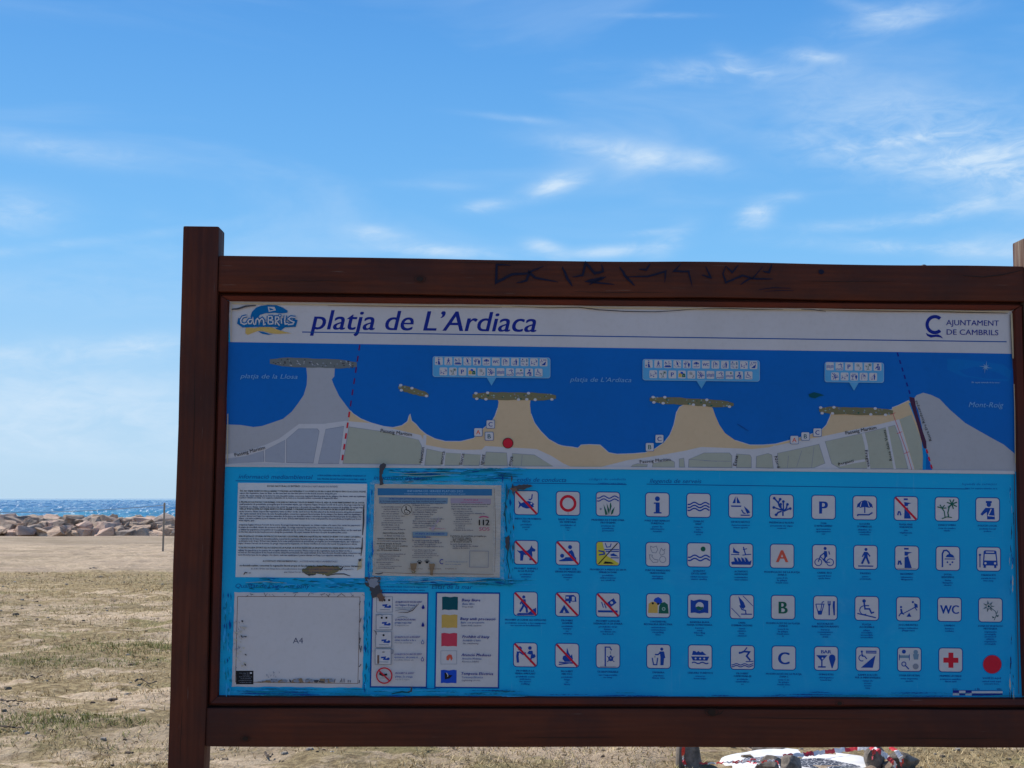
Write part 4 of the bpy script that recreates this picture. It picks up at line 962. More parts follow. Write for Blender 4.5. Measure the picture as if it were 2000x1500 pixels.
# grime, torn tape remains and peeling laminate
A = Art(0.0052, 0.00002)
def scuff(x0, y0, x1, y1, n, cols, ln=(6, 26), th=(0.8, 3.2)):
    for _ in range(n):
        x = random.uniform(x0, x1); y = random.uniform(y0, y1); l_ = random.uniform(*ln); h = random.uniform(*th)
        v = (y1 - y0) > (x1 - x0) * 1.5
        P = [(x, y), (x + l_ * .4, y - h * random.uniform(.3, 1)), (x + l_, y + random.uniform(-1, 1)), (x + l_ * .5, y + h * random.uniform(.3, 1))]
        if v: P = [(x + (b - y), y + (a - x)) for a, b in P]
        A.poly(random.choice(cols), jag(P, 0.5, 3))
TC = ['tape', 'teal', 'teal', 'teal2', 'headline', 'panel2', 'panel2']
scuff(745, 915, 985, 942, 90, TC, (14, 60)); scuff(982, 925, 1004, 1130, 70, TC + ['dirt'], (5, 22)); scuff(735, 1131, 1000, 1143, 60, TC, (12, 60)); scuff(718, 945, 729, 1120, 30, ['teal', 'panel2', 'haze1'], (8, 30))
scuff(470, 1130, 700, 1152, 75, TC, (6, 26)); scuff(436, 1150, 452, 1345, 55, TC, (5, 22)); scuff(437, 1345, 1000, 1360, 60, ['tape', 'headline', 'panel2', 'teal'], (20, 90), (.6, 2)); scuff(710, 1160, 722, 1345, 40, TC, (5, 20))
scuff(1000, 1352, 1960, 1362, 26, ['headline', 'teal'], (30, 140), (.5, 1.6)); scuff(1972, 930, 1980, 1350, 26, ['headline', 'foam', 'black'], (8, 40), (.5, 1.5))
A.poly('dirt', jag([(742, 908), (750, 903), (754, 906), (752, 914), (746, 928), (749, 946), (742, 947), (741, 925)], 1, 3))
A.poly('dirt', jag([(1002, 950), (1014, 947), (1036, 946), (1040, 949), (1022, 956), (1008, 958), (1000, 956)], 1, 3))
A.poly('rust', jag([(996, 954), (1008, 952), (1012, 958), (1002, 961)], .8, 3))
A.poly('dirt', jag([(988, 1050), (994, 1046), (996, 1064), (993, 1078), (987, 1070)], 1, 3))
for P in ([(760, 922), (800, 925), (840, 923), (900, 924)], [(780, 928), (830, 930), (880, 927)], [(800, 1137), (860, 1134), (900, 1138), (950, 1135)], [(480, 1138), (520, 1136), (560, 1139)]): A.line('palegreen', 1.1, P, taper=True)
for P in ([(990, 960), (986, 1000), (990, 1040)], [(994, 1060), (990, 1090), (996, 1120)]): A.line('dkgreen', 2.2, P, taper=True)
A.line('dirt', 3.4, [(795, 1352), (803, 1350), (804, 1344), (800, 1341)], taper=True); A.line('dkgreen', 3.2, [(765, 1355), (785, 1351), (800, 1353)], taper=True)
A.build('tape_remains', panel, kind='stuff')
A = Art(0.0058, 0.00004)
A.line('foam', 2.0, [(452, 592), (700, 595.5), (1000, 598.5), (1400, 603.5), (1970, 609)])
A.line('rust', 1.3, [(640, 596), (760, 598), (900, 599), (980, 600)], taper=True)
A.line('dirt', 3.6, [(451, 604), (465, 603), (480, 598), (500, 596.5)], taper=True)
A.line('black', 1.5, [(1000, 598), (1070, 601), (1130, 600), (1170, 605), (1220, 608), (1280, 609), (1330, 606), (1365, 603)], taper=True)
A.line('black', 1.4, [(1365, 603.5), (1400, 602), (1440, 603), (1480, 604.5), (1530, 604)], taper=True)
A.line('dirt', 1.8, [(1565, 604), (1590, 605), (1613, 608)], taper=True); A.line('rust', 1.8, [(1600, 605), (1680, 607), (1760, 608), (1800, 608)], taper=True)
A.line('black', 1.6, [(1780, 608), (1850, 609), (1900, 610), (1968, 612)], taper=True)
A.line('foam', 3.6, [(1975.5, 612), (1977, 650), (1979, 700)]); A.line('dirt', 1.4, [(1973, 615), (1976, 680), (1978, 720)], taper=True)
A.line('foam', 1.6, [(445, 808), (444.5, 840), (444, 905)]); A.line('foam', 1.2, [(452, 595), (451, 668)])
A.line('foam', 1.6, [(1980.5, 750), (1982, 800), (1983, 905)])
A.line('dirt', 2.6, [(1981, 925), (1985, 1100), (1990, 1355)], taper=True)
A.build('peeling_edges', panel, kind='stuff')

# ------------------------------------------------------------------ paper notices fixed on the board
pp_m, t, p = newmat('aged_paper'); co = t.n('ShaderNodeTexCoord').outputs['Object']
t.l(t.mix(t.rng(t.noise(co, 14, 5, .65, .6), .35, .75), (0.50, 0.44, 0.385, 1), (0.40, 0.345, 0.29, 1)), p.inputs['Base Color']); p.inputs['Roughness'].default_value = .35
bump(t, p, t.noise(co, 22, 4, .6), .35, .004)
wp_m, t, p = newmat('white_paper'); co = t.n('ShaderNodeTexCoord').outputs['Object']
t.l(t.mix(t.rng(t.noise(co, 10, 4, .6), .35, .75), (0.60, 0.60, 0.62, 1), (0.53, 0.53, 0.55, 1)), p.inputs['Base Color']); p.inputs['Roughness'].default_value = .5
bump(t, p, t.noise(co, 18, 3, .6), .2, .003)


def sheet(name, c4, n, mat, parent, wob, th=0.0005):
    K = 14; V = []; Fc = []
    for side in (0, 1):
        for j in range(K + 1):
            for i in range(K + 1):
                u, v = i / K, j / K
                x = (c4[0][0] * (1 - u) + c4[1][0] * u) * (1 - v) + (c4[3][0] * (1 - u) + c4[2][0] * u) * v
                y = (c4[0][1] * (1 - u) + c4[1][1] * u) * (1 - v) + (c4[3][1] * (1 - u) + c4[2][1] * u) * v
                V.append(L(x, y, n + wob * noise.noise(Vector((u * 3, v * 3, 5))) - side * th))
    S = (K + 1) ** 2
    for j in range(K):
        for i in range(K):
            a = j * (K + 1) + i
            Fc.append((a, a + 1, a + K + 2, a + K + 1)); Fc.append((S + a, S + a + K + 1, S + a + K + 2, S + a + 1))
    for i in range(K):
        for a, b in ((i, i + 1), (K * (K + 1) + i, K * (K + 1) + i + 1), (i * (K + 1), (i + 1) * (K + 1)), (i * (K + 1) + K, (i + 1) * (K + 1) + K)):
            Fc.append((a, b, S + b, S + a))
    return mesh_obj(name, V, Fc, mat, parent, smooth=False)


n1 = empty('paper_notice', BM, 'white sheet of dense small print at upper left of the blue panel', 'notice')
sheet('paper_sheet', [(465, 943), (717, 945), (712, 1129), (460, 1127)], 0.0010, wp_m, n1, 0.0)
A = Art(0.0014, 0.00004)
A.text('black', 'ESPAIS NATURALS D\u2019INTER\u00c8S', 522, 951, 64, 3.4, bold=.02, slope=.006); A.text('textgrey', '| ESPACIOS NATURALES DE INTER\u00c9S', 588, 951.6, 72, 3.3, slope=.006)
lines = [(340, 'b', 1.0), (364, 'd', .77), (393, 'l', 1), (415, 'l', .78), (465, 'b', .99), (489, 'd', .98), (518, 'd', .98), (543, 'b', .92), (570, 'l', .97), (596, 'l', .97), (622, 'l', .97), (648, 'd', .97), (672, 'l', .12),
         (720, 'd', .97), (748, 'd', .83), (775, 'l', .97), (801, 'l', .86), (850, 'b', .97), (878, 'd', .93), (903, 'l', .96), (930, 'l', .94), (978, 'b', .98), (1008, 'd', .9), (1032, 'l', .97), (1060, 'l', .92)]
for (Y, k, wd) in lines:
    y = 900 + Y / 5.77 + 1.4; x0 = 468.5 - (y - 955) * 0.026
    A.fake({'b': 'black', 'd': 'textgrey', 'l': 'headline'}[k] if k != 'l' else 'textgrey', x0, x0 + 246 * wd, y, 3.2 if k == 'b' else 2.6, 0.006, fill=0.97 if k != 'l' else 0.9)
A.text('black', 'ACTIVITATS MEDIAMBIENTALS', 513, 1097.5, 68, 3.5, bold=.02, slope=.006); A.text('textgrey', '| ACTIVIDADES MEDIOAMBIENTALES', 584, 1098, 75, 3.3, slope=.006)
A.fake('black', 468, 704, 1106, 3.0, .006, fill=.97); A.fake('textgrey', 490, 690, 1112, 2.4, .006); A.fake('textgrey', 555, 640, 1118.5, 2.4, .004)
A.line('dirt', 2.0, [(476, 1122), (479, 1118), (483, 1119)]); A.line('dirt', 1.2, [(486, 1119), (490, 1119)])
A.build('small_print', n1)
A = Art(0.0024, 0.00004)
A.poly('rock', jag([(590, 1112), (605, 1106), (630, 1105), (662, 1106), (668, 1112), (655, 1120), (640, 1124), (622, 1121), (606, 1123), (592, 1119)], 1.6, 3))
A.poly('brown', jag([(600, 1110), (640, 1107), (660, 1110), (640, 1118), (605, 1118)], 1.6, 3))
A.poly('dirt', jag([(592, 1119), (604, 1121), (618, 1122), (604, 1125)], .6, 3)); A.line('dirt', 2.4, [(640, 1124), (655, 1121), (672, 1121), (684, 1125)], taper=True); A.line('dirt', 2, [(664, 1114), (670, 1107)])
A.line('dirt', 3.4, [(711, 985), (710, 1000), (710, 1020), (708, 1045)], taper=True); A.line('dirt', 2.6, [(708, 1050), (707, 1070), (705, 1086)], taper=True)
A.poly('foam', jag([(700, 1092), (707, 1090), (706, 1110), (698, 1114)], 1, 3)); A.poly('dirt', jag([(700, 1092), (706, 1091), (706, 1096), (701, 1097)], .6, 2))
A.build('torn_patch', n1, kind='stuff')

n2 = empty('paper_notice', BM, 'yellowed leaflet with blue banner and number 112, taped right of the white sheet', 'notice')
sheet('paper_sheet', [(732, 945), (979, 948), (976, 1128), (727, 1124)], 0.0012, pp_m, n2, 0.0)
A = Art(0.0016, 0.00004)
A.poly('paper', [(735, 950), (966, 952), (963, 1122), (731, 1118)])
A.poly('banner', [(737.5, 953.5), (961, 955), (961, 968), (737.5, 967.5)])
A.text('compass', 'INFORMACI\u00d3 SERVEIS PLATGES 2021', 796, 961, 108, 4.4, bold=.01, slope=.005); A.fake('compass', 790, 909, 965.3, 2.2, .005)
A.poly('bluegrey', [(740, 971), (875, 972.5), (874, 984), (740, 983.5)]); A.fake('navy', 760, 852, 975.5, 3.2, .008); A.fake('textgrey', 742, 872, 980, 2.6, .006); A.fake('textgrey', 742, 868, 984, 2.2, .006)
A.poly('lilac', [(880, 973), (959, 974), (959, 984.5), (880, 983)]); A.text('magenta', 'PUNTS LILA', 906, 978, 28, 3.2, bold=.02); A.fake('magenta', 900, 942, 981.5, 1.8); A.fake('textgrey', 881, 957, 986, 2.2, .006); A.fake('textgrey', 881, 952, 990, 2.0, .006)
def para(x0, x1, y0, y1, gap=3.6, h=2.0, c='textgrey', indent=0):
    y = y0; k = 0
    while y < y1:
        ii = 4 if (k % 4 in (1, 2)) else 0
        A.fake(c, x0 + ii, x0 + (x1 - x0) * random.uniform(.5, 1.0), y, h * random.uniform(.8, 1.2), .006, fill=.8)
        y += gap; k += 1
para(745, 796, 991, 1036, 4.4, 2.0); para(806, 868, 988, 1030, 4.4, 2.2); A.poly('pap2' if False else 'paper', [(784, 984), (804, 984), (804, 1006), (784, 1006)])
A.ring('black', 794, 995.5, 10, 9, 24); A.circ('black', 793, 990, 1.5, k=8); A.line('black', 1.8, [(793, 991), (794, 996), (798, 997), (801, 1001)]); A.ring('black', 793.5, 998.5, 4.4, 3.2, 14, 40, 290)
A.text('black', 'MASCOTES A LA PLATJA', 748, 1043, 42, 3.4, bold=.015); A.fake('textgrey', 750, 790, 1047.5, 2.4); A.fake('black', 737, 793, 1053, 2.8); A.fake('textgrey', 737, 793, 1057.5, 2.2)
para(736, 798, 1063, 1079, 4.2, 2.4, 'black'); para(736, 800, 1083, 1096, 3.8, 1.9); para(735, 790, 1099, 1114, 3.8, 1.7)
A.poly('bluegrey', [(806, 1039), (874, 1040), (874, 1047), (806, 1046)]); A.text('navy', 'PUNTS ACCESSIBLES', 812, 1044, 56, 3.2, bold=.015); A.poly('compass' if False else 'bluegrey', [(806, 1046.5), (832, 1047), (832, 1051), (806, 1050.5)]); A.fake('navy', 807, 842, 1049.8, 2.4)
para(805, 874, 1057, 1070, 3.8, 2.4, 'textgrey'); para(805, 873, 1075, 1091, 3.6, 1.9); A.fake('textgrey', 806, 835, 1031, 2); A.fake('magenta', 838, 870, 1033, 1.6)
para(882, 948, 995, 1006, 4.4, 2.4); para(886, 925, 1007, 1040, 4.2, 2.0); para(880, 950, 1048, 1062, 3.8, 2.6, 'black'); para(880, 948, 1064, 1074, 3.8, 2.2)
A.ring('magenta', 945, 1014, 12.5, 8.5, 14, 215, 325, .5); A.text('black', '112', 935.5, 1026, 20, 11.6, bold=.05); A.text('magenta', 'SOS', 936, 1036.5, 20, 7.4, bold=.0)
A.ring('navy', 863, 1097, 4.6, 3.2, 14, 50, 310, 1.1); A.fake('bluegrey', 870, 912, 1098, 2.2); A.fake('bluegrey', 870, 900, 1103, 1.8)
A.line('line', 1.1, [(917.5, 1076), (954, 1076.5), (953.5, 1108), (917, 1107.5), (917.5, 1076)])
for (px_, py_) in ((819.5, 1098), (834, 1096.5)):
    A.circ('black', px_, py_ + 1.5, 3, 2.5, 8)
    for a in (-2.6, -1.9, -1.2, -.5): A.circ('black', px_ + 4.2 * math.cos(a), py_ + 1.5 + 4.4 * math.sin(a), 1.2, k=6)
A.poly('brown', jag([(801, 1100), (814, 1100), (813, 1110), (809, 1117), (803, 1113)], .8, 3)); A.poly('rock', jag([(803, 1114), (808, 1117), (813, 1114), (810, 1119), (804, 1119)], .6, 2)); A.poly('brown', jag([(838, 1100), (850, 1101), (847, 1112), (845, 1124), (840, 1122), (839, 1110)], .8, 3))
A.poly('lilac', jag([(842, 1030), (856, 1020), (858, 1008), (850, 1026), (846, 1038)], .8, 3))
for a, b in ((797, 825), (836, 862), (870, 892)): A.fake('rust', a, b, 1111.5, 1.8)
A.line('rust', 1.2, [(745, 1118), (820, 1121), (900, 1121), (965, 1122)], taper=True); A.line('rust', .9, [(966, 955), (968, 1040), (966, 1118)], taper=True)
A.line('dirt', 2.4, [(733, 1120), (740, 1121), (748, 1119)], taper=True)
A.build('small_print', n2)
ct, t, p = newmat('clear_tape'); p.inputs['Base Color'].default_value = (0.55, 0.58, 0.6, 1); p.inputs['Alpha'].default_value = 0.16; p.inputs['Roughness'].default_value = .25
t.put(p.inputs['Alpha'], t.rng(t.noise(t.mapping(t.n('ShaderNodeTexCoord').outputs['Object'], scale=(3, 3, 12)), 10, 4), .35, .8, .04, .30))
for q in ([(727, 938), (984, 941), (984, 950), (727, 948)], [(723, 1121), (984, 1124), (985, 1135), (722, 1134)], [(964, 946), (986, 947), (984, 1130), (962, 1129)], [(722, 942), (734, 942), (731, 1127), (718, 1127)]):
    V = [L(x, y, 0.0072 + 0.0003 * (q[0][0] % 5)) for x, y in q]
    mesh_obj('tape_strip', V, [(0, 1, 2, 3)], ct, n2)

def smooth_pts(P, k=5):
    out = []
    for i in range(len(P) - 1):
        p0, p1, p2, p3 = P[max(0, i - 1)], P[i], P[i + 1], P[min(len(P) - 1, i + 2)]
        for j in range(k):
            t_ = j / k
            out.append(tuple(.5 * (2 * p1[a] + (p2[a] - p0[a]) * t_ * .6 + (2 * p0[a] - 5 * p1[a] + 4 * p2[a] - p3[a]) * t_ * t_ * .6 + (3 * p1[a] - p0[a] - 3 * p2[a] + p3[a]) * t_ ** 3 * .6 + .8 * (p2[a] - p1[a]) * t_ ) for a in (0, 1)) if False else tuple(p1[a] + (p2[a] - p1[a]) * (t_ * t_ * (3 - 2 * t_) * .35 + t_ * .65) + (random.uniform(-.5, .5) if j else 0) for a in (0, 1)))
    out.append(P[-1])
    return out


# graffiti on the top beam
A = Art(BF + 0.0032, 0.0001)
GR = 'graf'
PRINT['graf'] = (0.010, 0.008, 0.026)
for P in ([(998, 518), (970, 517), (969, 552), (1000, 536), (1030, 534), (1062, 520)], [(1008, 553), (1028, 548), (1034, 532), (1044, 542), (1090, 551)], [(1098, 521), (1108, 544), (1118, 559)], [(1117, 541), (1138, 538), (1144, 514), (1162, 534), (1178, 530), (1175, 516)], [(1150, 556), (1180, 542), (1146, 550), (1200, 556)],
          [(1210, 521), (1222, 540), (1240, 558)], [(1222, 541), (1265, 540), (1300, 530), (1298, 552)], [(1270, 515), (1262, 527), (1248, 526)], [(1330, 515), (1316, 530), (1345, 530), (1352, 560)], [(1378, 520), (1388, 542), (1370, 537)],
          [(1418, 518), (1412, 534), (1418, 552), (1450, 538), (1470, 544), (1490, 520)], [(1418, 520), (1430, 532), (1442, 518)], [(1446, 556), (1465, 544), (1510, 545)], [(1490, 530), (1502, 532), (1508, 516)]):
    A.line('graf', 5.2 if P[0][0] < 1215 else 3.8, smooth_pts(P), taper=True)
    A.build('graffiti_stroke', board); A = Art(BF + 0.0032, 0.0001)
A.circ('graf', 1604, 531, 5.5, 4.8, 12)
A.line('graf', 1.6, [(1482, 566), (1510, 562), (1545, 563)], taper=True); A.line('graf', 1.3, [(1495, 569), (1530, 567), (1550, 568)], taper=True)
A.build('dark_smudge', board, kind='stuff')
A = Art(BF + 0.0032, 0.0001)
PRINT['knot'] = (0.030, 0.016, 0.012)
for (x, y, r_) in ((479, 1443, 6), (1390, 1391, 8), (1640, 1374, 5), (820, 545, 7)):
    A.circ('knot', x, y, r_, r_ * .7, 14); A.ring('knot', x, y, r_ * 1.7, r_ * 1.55, 20, sy=.6)
A.line('knot', 1.6, [(1376, 1386), (1390, 1398), (1408, 1394), (1414, 1386)], taper=True)
A.line('knot', 2.0, [(1880, 538), (1920, 541), (1960, 536), (1995, 528)], taper=True)
for P in ([(500, 547), (560, 549), (640, 548), (700, 550)], [(880, 512), (960, 513.5), (1040, 513)], [(1120, 570), (1200, 571), (1310, 571)], [(1560, 548), (1640, 550), (1750, 549)], [(600, 1410), (700, 1412), (820, 1411)],
          [(1000, 1440), (1120, 1441), (1200, 1440)], [(1450, 1402), (1600, 1404), (1700, 1404)], [(1750, 1441), (1850, 1443), (1960, 1442)], [(395, 445), (396, 470), (394, 500)], [(381, 700), (380, 800), (377, 900)], [(372, 1150), (369, 1260), (366, 1330)], [(356, 1380), (353, 1440), (351, 1495)]):
    A.line('knot', 1.1, smooth_pts(P), taper=True)
A.build('wood_knots', board, kind='stuff')

# ------------------------------------------------------------------ terrain
m_ground, t, p = newmat('dry_sandy_ground')
co = t.n('ShaderNodeNewGeometry').outputs['Position']
sepg = t.n('ShaderNodeSeparateXYZ'); t.l(co, sepg.inputs[0]); Y = sepg.outputs['Y']
na = t.noise(co, .35, 5, .6, .4); nb = t.noise(t.mapping(co, scale=(.7, 1.1, 1)), 1.7, 7, .68, .6); nc = t.noise(co, 13, 6, .75); nd = t.noise(co, 55, 4, .7)
nbig = t.noise(t.mapping(co, scale=(.5, 1, 1), loc=(3, 8, 0)), .55, 4, .6, .5)
sand = t.mix(t.rng(nc, .30, .66), (0.42, 0.305, 0.20, 1), (0.80, 0.635, 0.44, 1))
sand = t.mix(t.math('MULTIPLY', t.rng(nbig, .42, .66), .55), sand, (0.42, 0.32, 0.235, 1))
straw = t.mix(t.rng(nc, .34, .66), (0.19, 0.135, 0.072, 1), (0.52, 0.405, 0.225, 1))
straw = t.mix(t.math('MULTIPLY', t.rng(t.noise(co, .8, 5, .65), .52, .68), .55), straw, (0.23, 0.235, 0.09, 1))
edge = t.math('ADD', Y, t.math('MULTIPLY', t.math('SUBTRACT', nbig, .5), 12.0))
far = t.rng(edge, 26.0, 29.5)
bare = t.rng(t.math('ADD', nb, t.math('MULTIPLY', t.math('SUBTRACT', na, .5), .9)), 47e-2, .56)
bare = t.math('MULTIPLY', bare, t.rng(edge, 19.0, 24.5, 1.0, .15))
near = t.mix(bare, straw, sand)
farsand = t.mix(t.math('MULTIPLY', t.rng(nb, .48, .60), .55), t.mix(.35, sand, (0.44, 0.355, 0.27, 1)), (0.30, 0.235, 0.175, 1))
farsand = t.mix(t.math('MULTIPLY', t.rng(t.math('ADD', Y, t.math('MULTIPLY', nbig, 10.0)), 46, 52), .55), farsand, (0.33, 0.265, 0.20, 1))
c = t.mix(far, near, farsand)
c = t.mix(t.math('MULTIPLY', t.rng(t.noise(t.mapping(co, scale=(.6, 1, 1), loc=(9, 2, 0)), .42, 5, .65, .5), .46, .62), t.math('MULTIPLY', t.rng(Y, 6, 9), .42)), c, (0.215, 0.175, 0.11, 1))
dk = t.math('MULTIPLY', t.rng(nd, .60, .70), .45)
c = t.mix(dk, c, (0.10, 0.075, 0.05, 1))
t.l(c, p.inputs['Base Color']); p.inputs['Roughness'].default_value = .95; p.inputs['Specular IOR Level'].default_value = .1
bump(t, p, t.math('ADD', t.math('MULTIPLY', nc, .8), t.math('ADD', t.math('MULTIPLY', nd, .35), t.math('MULTIPLY', nb, 1.6))), 1.0, .05)


def gz(x, y):
    b = 0.0
    q = max(0.0, min(1.0, (y - 5.2) / 2.0))
    if q > 0 and y < 45:
        b += q * (0.040 * noise.noise(Vector((x * .9, y * .9, 0))) + 0.040 * noise.noise(Vector((x * 2.9, y * 2.9, 4))) + 0.026 * noise.noise(Vector((x * 7.3, y * 7.3, 7))))
    b += 0.06 * max(0, min(1, (y - 18) / 15)) * noise.noise(Vector((x * .22, y * .4, 8)))
    if y > 55: b -= (y - 55) * 0.22
    return b


def grid(name, xs, ys, mat, zf):
    V = [(x, y, zf(x, y)) for y in ys for x in xs]
    nx = len(xs)
    Fc = [(j * nx + i, j * nx + i + 1, (j + 1) * nx + i + 1, (j + 1) * nx + i) for j in range(len(ys) - 1) for i in range(nx - 1)]
    o = mesh_obj(name, V, Fc, mat, smooth=True)
    return o


ys = list(np.concatenate([np.linspace(-120, 4, 12), np.linspace(4.6, 18, 230), np.linspace(18.07, 32, 170), np.linspace(32.3, 56, 70), np.linspace(57, 75, 8)]))
xs = list(np.concatenate([np.linspace(-400, -34, 14), np.linspace(-32, -14, 40), np.linspace(-13.9, -1, 200), np.linspace(-.94, 4.5, 90), np.linspace(4.6, 32, 70), np.linspace(36, 400, 14)]))
tag(grid('ground', xs, ys, m_ground, gz), 'dry sandy beach ground with sparse straw coloured grass', kind='structure')

m_sea, t, p = newmat('sea_water')
co = t.n('ShaderNodeNewGeometry').outputs['Position']
sp_ = t.n('ShaderNodeSeparateXYZ'); t.l(co, sp_.inputs[0])
Y = sp_.outputs['Y']
n1_ = t.noise(t.mapping(co, scale=(.5, 1, 1)), .22, 8, .72); n2_ = t.noise(t.mapping(co, scale=(.6, 1, 1)), 1.6, 6, .8)
dd = t.rng(Y, 60, 420)
c = t.mix(dd, (0.01, 0.30, 0.45, 1), (0.06, 0.16, 0.32, 1))
c = t.mix(t.math('MULTIPLY', t.rng(n1_, .45, .62), .5), c, (0.02, 0.16, 0.34, 1))
# sun glitter painted into the water colour as small white flecks in bands
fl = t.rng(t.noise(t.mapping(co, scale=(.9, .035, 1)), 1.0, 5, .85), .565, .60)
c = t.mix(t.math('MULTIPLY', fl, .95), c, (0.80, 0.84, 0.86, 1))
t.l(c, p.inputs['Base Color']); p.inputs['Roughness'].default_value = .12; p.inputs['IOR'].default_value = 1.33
p.inputs['Specular IOR Level'].default_value = .5
b = t.n('ShaderNodeBump'); b.inputs['Strength'].default_value = 1.0; b.inputs['Distance'].default_value = .25
t.put(b.inputs['Height'], n2_); t.l(b.outputs[0], p.inputs['Normal'])
# near water as a real choppy surface, far water flat out to the horizon
NR, NC = 760, 520
yy_ = np.geomspace(60, 2600, NR); sl_ = np.linspace(-.52, .30, NC)
YY = np.repeat(yy_[:, None], NC, 1); XX = YY * sl_[None, :]
ZZ = np.zeros_like(XX)
wr = np.random.default_rng(3)
for k_w in range(34):
    lam = 1.3 * 1.11 ** k_w * .9
    an = wr.normal(.35, .75); amp = .017 * lam ** .9
    amp_f = amp * np.clip(lam / (YY * .004 + .25), 0, 1)
    ph = (XX * np.sin(an) + YY * np.cos(an)) * 2 * np.pi / lam + wr.uniform(0, 6.28)
    s_w = np.sin(ph)
    ZZ += amp_f * (1 - 2 * np.abs(np.sin(ph / 2))) * .7 + amp_f * s_w * .4
ZZ = -1.1 + ZZ * np.clip((2700 - YY) / 900, 0, 1)
me = bpy.data.meshes.new('sea'); me.vertices.add(NR * NC)
me.vertices.foreach_set('co', np.stack([XX, YY, ZZ], -1).reshape(-1).astype(np.float32))
jj, ii = np.meshgrid(np.arange(NR - 1), np.arange(NC - 1), indexing='ij'); a_ = (jj * NC + ii).reshape(-1)
q_ = np.stack([a_, a_ + 1, a_ + NC + 1, a_ + NC], 1)
me.loops.add(q_.size); me.polygons.add(len(q_)); me.loops.foreach_set('vertex_index', q_.reshape(-1).astype(np.int32))
me.polygons.foreach_set('loop_start', (np.arange(len(q_)) * 4).astype(np.int32)); me.update(calc_edges=True)
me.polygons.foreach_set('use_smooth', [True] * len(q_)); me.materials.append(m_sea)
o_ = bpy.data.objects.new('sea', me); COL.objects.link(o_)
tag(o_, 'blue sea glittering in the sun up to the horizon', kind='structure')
xs_ = [-45000, -9000, -2000, -500, -120, 0, 120, 500, 2000, 9000, 45000]
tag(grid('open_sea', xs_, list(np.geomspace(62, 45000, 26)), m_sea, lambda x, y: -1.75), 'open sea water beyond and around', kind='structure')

# ------------------------------------------------------------------ breakwater of boulders
rock_m = []
for i, (ca, cb) in enumerate((((0.68, 0.50, 0.36), (0.46, 0.32, 0.23)), ((0.58, 0.44, 0.33), (0.36, 0.27, 0.20)), ((0.72, 0.52, 0.40), (0.54, 0.37, 0.29)), ((0.42, 0.34, 0.28), (0.24, 0.19, 0.16)))):
    m, t, p = newmat('boulder_stone'); co = t.n('ShaderNodeTexCoord').outputs['Object']
    n_ = t.noise(co, 1.7, 6, .65, .5); n2 = t.noise(co, 9, 4, .6)
    c = t.mix(t.rng(n_, .35, .65), ca + (1,), cb + (1,)); c = t.mix(t.math('MULTIPLY', t.rng(n2, .55, .75), .4), c, (0.13, 0.095, 0.075, 1))
    t.l(c, p.inputs['Base Color']); p.inputs['Roughness'].default_value = .9; bump(t, p, t.math('ADD', n_, t.math('MULTIPLY', n2, .5)), 1.0, .10)
    rock_m.append(m)
import bmesh


def boulder(seed, sx, sy, sz, cuts=7, sub=3):
    r = random.Random(seed)
    bm = bmesh.new()
    if sub == 0:      # quarried block: hull of random points, arrises slightly worn
        for _ in range(13):
            d = Vector((r.uniform(-1, 1), r.uniform(-1, 1), r.uniform(-1, 1)))
            m_ = max(abs(d.x), abs(d.y), abs(d.z)); d *= r.uniform(.82, 1.0) / m_
            bm.verts.new(d)
        h_ = bmesh.ops.convex_hull(bm, input=bm.verts[:])
        bmesh.ops.delete(bm, geom=list({g_ for g_ in h_['geom_interior'] if isinstance(g_, bmesh.types.BMVert)}), context='VERTS')
        bmesh.ops.dissolve_limit(bm, angle_limit=.35, verts=bm.verts[:], edges=bm.edges[:])
        bmesh.ops.bevel(bm, geom=bm.edges[:], offset=.045, segments=1, affect='EDGES')
        bmesh.ops.triangulate(bm, faces=bm.faces[:])
        bmesh.ops.subdivide_edges(bm, edges=[e for e in bm.edges if e.calc_length() > .45], cuts=1)
        for v in bm.verts: v.co *= 1 + .09 * noise.noise(v.co * 2.2 + Vector((seed, 0, 0))) + .05 * noise.noise(v.co * 6 + Vector((seed, 0, 0)))
        me = bpy.data.meshes.new('rock'); bm.to_mesh(me); bm.free()
        return me
    bmesh.ops.create_icosphere(bm, subdivisions=sub, radius=1.0)
    pl = []
    for _ in range(cuts):
        d = Vector((r.uniform(-1, 1), r.uniform(-1, 1), r.uniform(-.6, 1))).normalized(); pl.append((d, r.uniform(.50, .80)))
    for v in bm.verts:
        for d, h in pl:
            k = v.co.dot(d) - h
            if k > 0: v.co -= d * k * .93
        nv = noise.noise(v.co * 2.3 + Vector((seed, 0, 0)))
        v.co *= 1 + .07 * nv
        v.co = Vector((v.co.x * sx, v.co.y * sy, v.co.z * sz))
    me = bpy.data.meshes.new('rock'); bm.to_mesh(me); bm.free()
    return me


